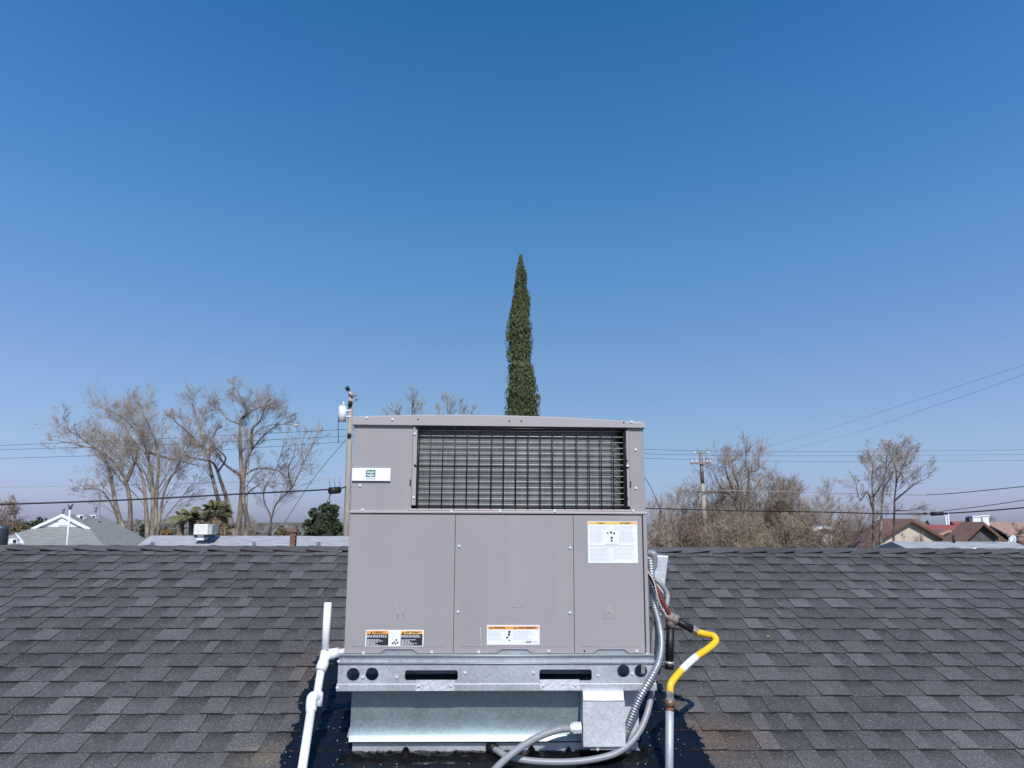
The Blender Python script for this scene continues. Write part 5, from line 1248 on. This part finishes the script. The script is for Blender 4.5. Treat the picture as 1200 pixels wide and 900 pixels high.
mb = MB(); mb.add([(ap.x-hw_+.02, HY-.01, gz+.005), (ap.x+hw_-.02, HY-.01, gz+.005), (ap.x, HY-.01, ap.z-.02), (ap.x-hw_+.02, HY+.02, gz+.005), (ap.x+hw_-.02, HY+.02, gz+.005), (ap.x, HY+.02, ap.z-.02)], [(0,1,2),(5,4,3),(0,3,4,1),(1,4,5,2),(2,5,3,0)]); mb.build('gable_wall', M_wwhite, hl)
for sg in (-1, 1):
    mb = MB(); o1 = Vector((ap.x, HY-.10, ap.z+.02)); o2 = Vector((ap.x+sg*(hw_+.10), HY-.10, gz-.03)); dz = Vector((0,0,-.09)); dy_ = Vector((0,.085,0))
    vs = [o1, o2, o2+dz, o1+dz]; vs += [v+dy_ for v in vs]; mb.add(vs, [(0,1,2,3),(7,6,5,4),(0,4,5,1),(1,5,6,2),(2,6,7,3),(3,7,4,0)]); mb.build('fascia', M_fwhite, hl)
mb = MB(); a = at(75, 610.5, HY-.06); mb.box((a.x-.18, HY-.04, a.z-.14), (a.x+.18, HY-.012, a.z+.13)); mb.build('gable_vent', M_white, hl)
def dorm(px, py, Y, parent, s_=1.0):
    a = at(px, py, Y); mb = MB(); w2, h2, l2 = .24*s_, .13*s_, .38*s_
    mb.add([(a.x-w2, a.y, a.z-h2), (a.x+w2, a.y, a.z-h2), (a.x+w2*.8, a.y, a.z+h2), (a.x-w2*.8, a.y, a.z+h2), (a.x-w2*1.6, a.y+l2, a.z-h2), (a.x+w2, a.y+l2, a.z-h2), (a.x+w2*.6, a.y+l2, a.z+h2), (a.x-w2, a.y+l2, a.z+h2)], [(0,1,2,3),(1,5,6,2),(4,0,3,7),(3,2,6,7),(4,5,1,0)])
    v_ = mb.build('roof_vent', M_white, parent); mb = MB(); mb.box((a.x+w2*.1, a.y-.012, a.z-h2*.8), (a.x+w2*.75, a.y-.004, a.z+h2*.6)); mb.build('vent_opening', M_dark, v_)
dorm(93.5, 606, 25.6, hl, .55); dorm(108, 606, 26.6, hl, .55); dorm(15, 634, 21.5, hl, .5)
mb = MB(); a, b2 = at(18.5, 625, 22.4), at(27, 637, 21.6); mb.tube([a, b2], .035, 6); mb.build('hip_flashing', M_fwhite, hl)
for px, py in ((74, 599), (112, 597)): mb = MB(); q = at(px, py+3.5, 26); mb.tube([q, q+Vector((0,0,.14))], .03, 6); mb.ball(q+Vector((0,0,.15)), .06, 6, 5); mb.build('vent_stack', M_steel, hl)
# pale roof behind the ridge, its cooler and chimney
h2_ = house_gable('neighbour_house', 'low house with pale grey roof just beyond the ridge between the left trees', 'house', (190, 627.5), 21, 5.0, .33, at(403, 627, 21).x-at(190, 627, 21).x, M_rpale, M_wwhite, M_fwhite, along='x')
mb = MB(); 
for px in (216, 331, 404): a = at(px, 627, 20.98); mb.obox((a.x-.25, 19.4, a.z-.50), (.30, -.95*1, -.31), (.035, .02, 0), (0, .01, .03))
mb.build('roof_seam', M_steel, h2_)
co_ = thing('rooftop_cooler', at(237, 631, 20.4), 'white boxy evaporative cooler standing on the pale roof', 'cooler')
a, b2 = at(226.5, 626.5, 20.2), at(244, 614.3, 20.2); mb = MB(); mb.box((a.x, 20.2, a.z), (b2.x, 20.75, b2.z)); mb.build('cooler_cabinet', mat('cream_cooler_paint', (.68,.66,.60), .6, 0, .08, 3), co_, bev=.01)
mb = MB(); mb.box((b2.x+.003, 20.22, a.z+.01), (b2.x+.10, 20.70, b2.z-.03)); mb.build('side_louver', mat('grey_louver', (.38,.38,.37), .7), co_)
c1_ = at(230, 631, 20.3); c2_ = at(238.5, 633, 20.3); mb = MB(); mb.box((c1_.x, 20.3, c2_.z), (c2_.x, 20.6, a.z-.002)); mb.build('supply_duct', M_white, co_)
for p0, p1 in ((227.3,230),(238.7,245)): mb = MB(); q0, q1 = at(p0, 630, 20.25), at(p1, 627, 20.25); mb.box((q0.x, 20.25, q0.z), (q1.x, 20.7, q1.z-.002)); mb.build('stand', M_dark, co_)
M_brick = mat('dull_red_brick', (.14,.055,.035), .9, 0, .2, 9, col2=(.24,.11,.075))
ch = thing('brick_chimney', at(342.5, 636, 19.3), 'short brick chimney with flared top on the pale roof', 'chimney')
a, b2 = at(339, 640, 19.3), at(346.5, 623.5, 19.3); nrow = 7; hz = (b2.z-a.z)/nrow
mo = MB(); mo.box((a.x+.008, 19.308, a.z-.3), (b2.x-.008, 19.452, b2.z)); mo.build('mortar_core', mat('grey_mortar', (.22,.20,.18), .9), ch)
for k in range(nrow):
    for j in range(2):
        w_ = (b2.x-a.x)/2; off_ = 0 if k % 2 == 0 else w_*.5; x0_ = a.x+j*w_-off_*(1 if j == 1 else 0); x1_ = x0_+w_-.008 if not (k % 2 and j == 0) else x0_+w_*.5-.008
        if k % 2 and j == 1: x1_ = b2.x
        mb = MB(); mb.box((x0_, 19.3, a.z+k*hz+.004), (x1_, 19.46, a.z+(k+1)*hz-.006)); mb.build('brick', M_brick, ch)
mb = MB(); mb.box((a.x-.03, 19.27, b2.z), (b2.x+.03, 19.49, b2.z+.07)); mb.build('chimney_cap', M_brick, ch)
# right hand houses
house_gable('neighbour_house', 'beige gabled house with brown fascia behind the two dark trunks', 'house', (1068, 608), 52, 4.2, .56, 3.2, M_rbrown, M_wbeige, M_fbrown)
house_gable('neighbour_house', 'small red roofed house with low brown gable right of the beige gable', 'house', (1112, 620.5), 57, 3.6, .40, 1.5, M_rbrown, M_wbeige, M_ftan)
house_gable('neighbour_house', 'dark grey gabled house between the red roof and the tan roof', 'house', (1152, 611.5), 48, 2.3, .85, 1.5, M_rbrown, M_wdark, M_fbrown)
house_gable('neighbour_house', 'long house with tan tiled roof at the far right edge', 'house', (1158, 612), 62, 5.0, .35, 14, M_rtan, M_wbeige, M_fbrown, along='x')
house_gable('neighbour_house', 'house with bright red tile roof sloping between two gables', 'house', (1118, 611), 66, 3.5, .45, 2.0, M_rred, M_wbeige, M_fbrown, along='x')
house_gable('neighbour_house', 'house with a dark red tile roof glimpsed right of the beige gable', 'house', (1078, 615), 62, 3.5, .35, 2.6, M_rred, M_wbeige, M_fbrown, along='x')
house_gable('neighbour_house', 'house with an orange tile roof glimpsed through the bare trees', 'house', (982, 629.5), 60, 4, .3, 2.2, M_rorange, M_wbeige, M_fbrown, along='x')
house_gable('neighbour_house', 'brown tiled house behind the low spreading bare tree', 'house', (1036, 607.5), 66, 5, .35, 2.6, M_rbrown, M_wbeige, M_fbrown, along='x')
house_gable('shed', 'small white shed seen through the bare trees right of the pole', 'shed', (966, 616), 60, 1.0, .25, 2.5, M_rpale, M_wwhite, M_fwhite)
house_gable('neighbour_house', 'low white walled house with a pale roof glimpsed left of the shed', 'house', (928, 630), 64, 3, .3, 2.4, M_rpale, M_wwhite, M_fwhite, along='x')
house_gable('neighbour_house', 'low house with a flat pale grey roof just beyond the ridge at right', 'house', (1060, 634.5), 17, 3.0, .22, at(1172, 634, 17).x-at(1060, 634, 17).x, M_rpale, M_wwhite, M_fwhite, along='x')
mb = MB(); a = at(1118, 636.5, 16.9); mb.tube([a, a+Vector((0,0,.17))], .028, 8); tag(mb.build('vent_stack', M_dark), 'short dark vent stack on the pale flat roof at right', 'vent')
for (x0_, x1_, y0_, lb) in ((1141.5, 1149.5, 606, 'wider left one of two white chimneys beyond the dark gable'), (1153, 1158.5, 605, 'narrow right one of two white chimneys beyond the dark gable')):
    c_ = thing('white_chimney', at((x0_+x1_)/2, 620, 56), lb, 'chimney'); a, b2 = at(x0_, 624, 56), at(x1_, y0_, 56)
    mb = MB(); mb.box((a.x, 56, a.z-1.2), (b2.x, 56.6, b2.z)); mb.build('chimney_stack', M_white, c_); mb = MB(); mb.box((a.x-.22, 56.05, a.z-1.2), (a.x-.004, 56.55, b2.z-.02)); mb.build('chimney_side', M_wdark, c_)
    mb = MB(); mb.box((a.x-.05, 55.95, b2.z+.002), (b2.x+.05, 56.65, b2.z+.09)); mb.build('chimney_cap', M_white, c_)
house_gable('neighbour_house', 'brown roofed house hidden behind the unit', 'house', (480, 618), 50, 4.5, .35, 9, M_rbrown, M_wbeige, M_fbrown, along='x')
# pale lattice post
lt = thing('lattice_post', ground_under(1109.5, 66), 'white ladder-like post rising between the red roofs', 'post')
for px in (1108, 1111): mb = MB(); mb.tube([ground_under(px, 66), at(px, 600.5, 66)], .05, 6); mb.build('post_leg', M_white, lt)
for k in range(5): mb = MB(); mb.tube([at(1108, 602+k*3, 66), at(1111, 602+k*3, 66)], .035, 5); mb.build('rung', M_white, lt)
ds = thing('satellite_dish', at(1186, 640, 17.5), 'white satellite dish on the roof edge at far right', 'satellite dish')
mb = MB(); c_ = at(1186, 633, 17.5); nrm = Vector((-.75,-.45,.5)).normalized(); ua = nrm.cross(Vector((0,0,1))).normalized(); ub = nrm.cross(ua)
rings = []
mb.v.append(tuple(c_-nrm*.05)); 
for q in (.5, 1):
    for k in range(16): a_ = 2*math.pi*k/16; mb.v.append(tuple(c_+(ua*math.cos(a_)*.08+ub*math.sin(a_)*.13)*q+nrm*(.05*q*q-.05)))
for k in range(16): mb.f.append((0, 1+k, 1+(k+1)%16)); mb.f.append((1+k, 17+k, 17+(k+1)%16, 1+(k+1)%16)); mb.m += [0,0]; mb.sm += [True, True]
dd_ = mb.build('dish', M_white, ds); sm_ = dd_.modifiers.new('thickness', 'SOLIDIFY'); sm_.thickness = .008
mb = MB(); mb.tube([c_-nrm*.04, c_-nrm*.12+Vector((0,0,-.1)), Vector((c_.x+.08, c_.y+.1, c_.z-.5))], .02, 6); mb.build('mast', M_steel, ds); mb = MB(); mb.tube([c_-ub*-.14, c_+nrm*.2], .01, 5); mb.ball(c_+nrm*.2, .03, 8, 6); mb.build('feed_arm', M_steel, ds)
# far tree line closing the horizon
fr = random.Random(77); mb = MB()
for i in range(15000):
    X_ = fr.uniform(-330, 330); Y_ = 290+60*fr.random(); hmax = 3.6+2.8*noise.noise(Vector((X_*.02, 1, 0)))+1.8*noise.noise(Vector((X_*.09, 4, 0)))
    z = hmax*fr.random()**.8; s_ = fr.uniform(.7, 1.5)
    mb.add([(X_-s_, Y_, z-s_*.6), (X_+s_, Y_+fr.uniform(-.8,.8), z-s_*.5), (X_+s_*.5, Y_, z+s_*.7), (X_-s_*.6, Y_+fr.uniform(-.8,.8), z+s_*.6)], [(0,1,2,3)])
tag(mb.build('distant_treeline', mat('distant_grey_foliage', (.11,.11,.10), .95, 0, .3, .05, col2=(.21,.20,.19))), 'low hazy line of distant trees along the horizon', 'trees', kind='stuff')

# little scraps lying on the roof
M_scrap = mat('white_scrap', (.7,.7,.68), .7)
for (px, py, w_, lb, mt_) in ((1141.5, 646.3, .016, 'small white scrap on the ridge caps near the right end', M_scrap), (399.5, 648, .010, 'tiny white scrap on the shingles just left of the cabinet', M_scrap), (900, 748.5, .006, 'tiny yellow speck on the shingles right of the gas line', M_yellow)):
    X_, s_ = onroof(px, py); mb = MB(); c_ = roofp(X_, s_, .022 if py < 647 else .012)
    mb.v = [tuple(c_+Vector((w_*a, 0, 0))+un*w_*b*.8+nn*h_) for a, b, h_ in ((-1,-.3,0),(.2,-1,.002),(1,.1,.004),(-.1,.9,.001),(-1,-.3,.003),(.2,-1,.005),(1,.1,.007),(-.1,.9,.004))]
    mb.f = [(3,2,1,0),(4,5,6,7),(0,1,5,4),(1,2,6,5),(2,3,7,6),(3,0,4,7)]; mb.m = [0]*6; mb.sm = [False]*6
    tag(mb.build('scrap', mt_), lb, 'scrap')
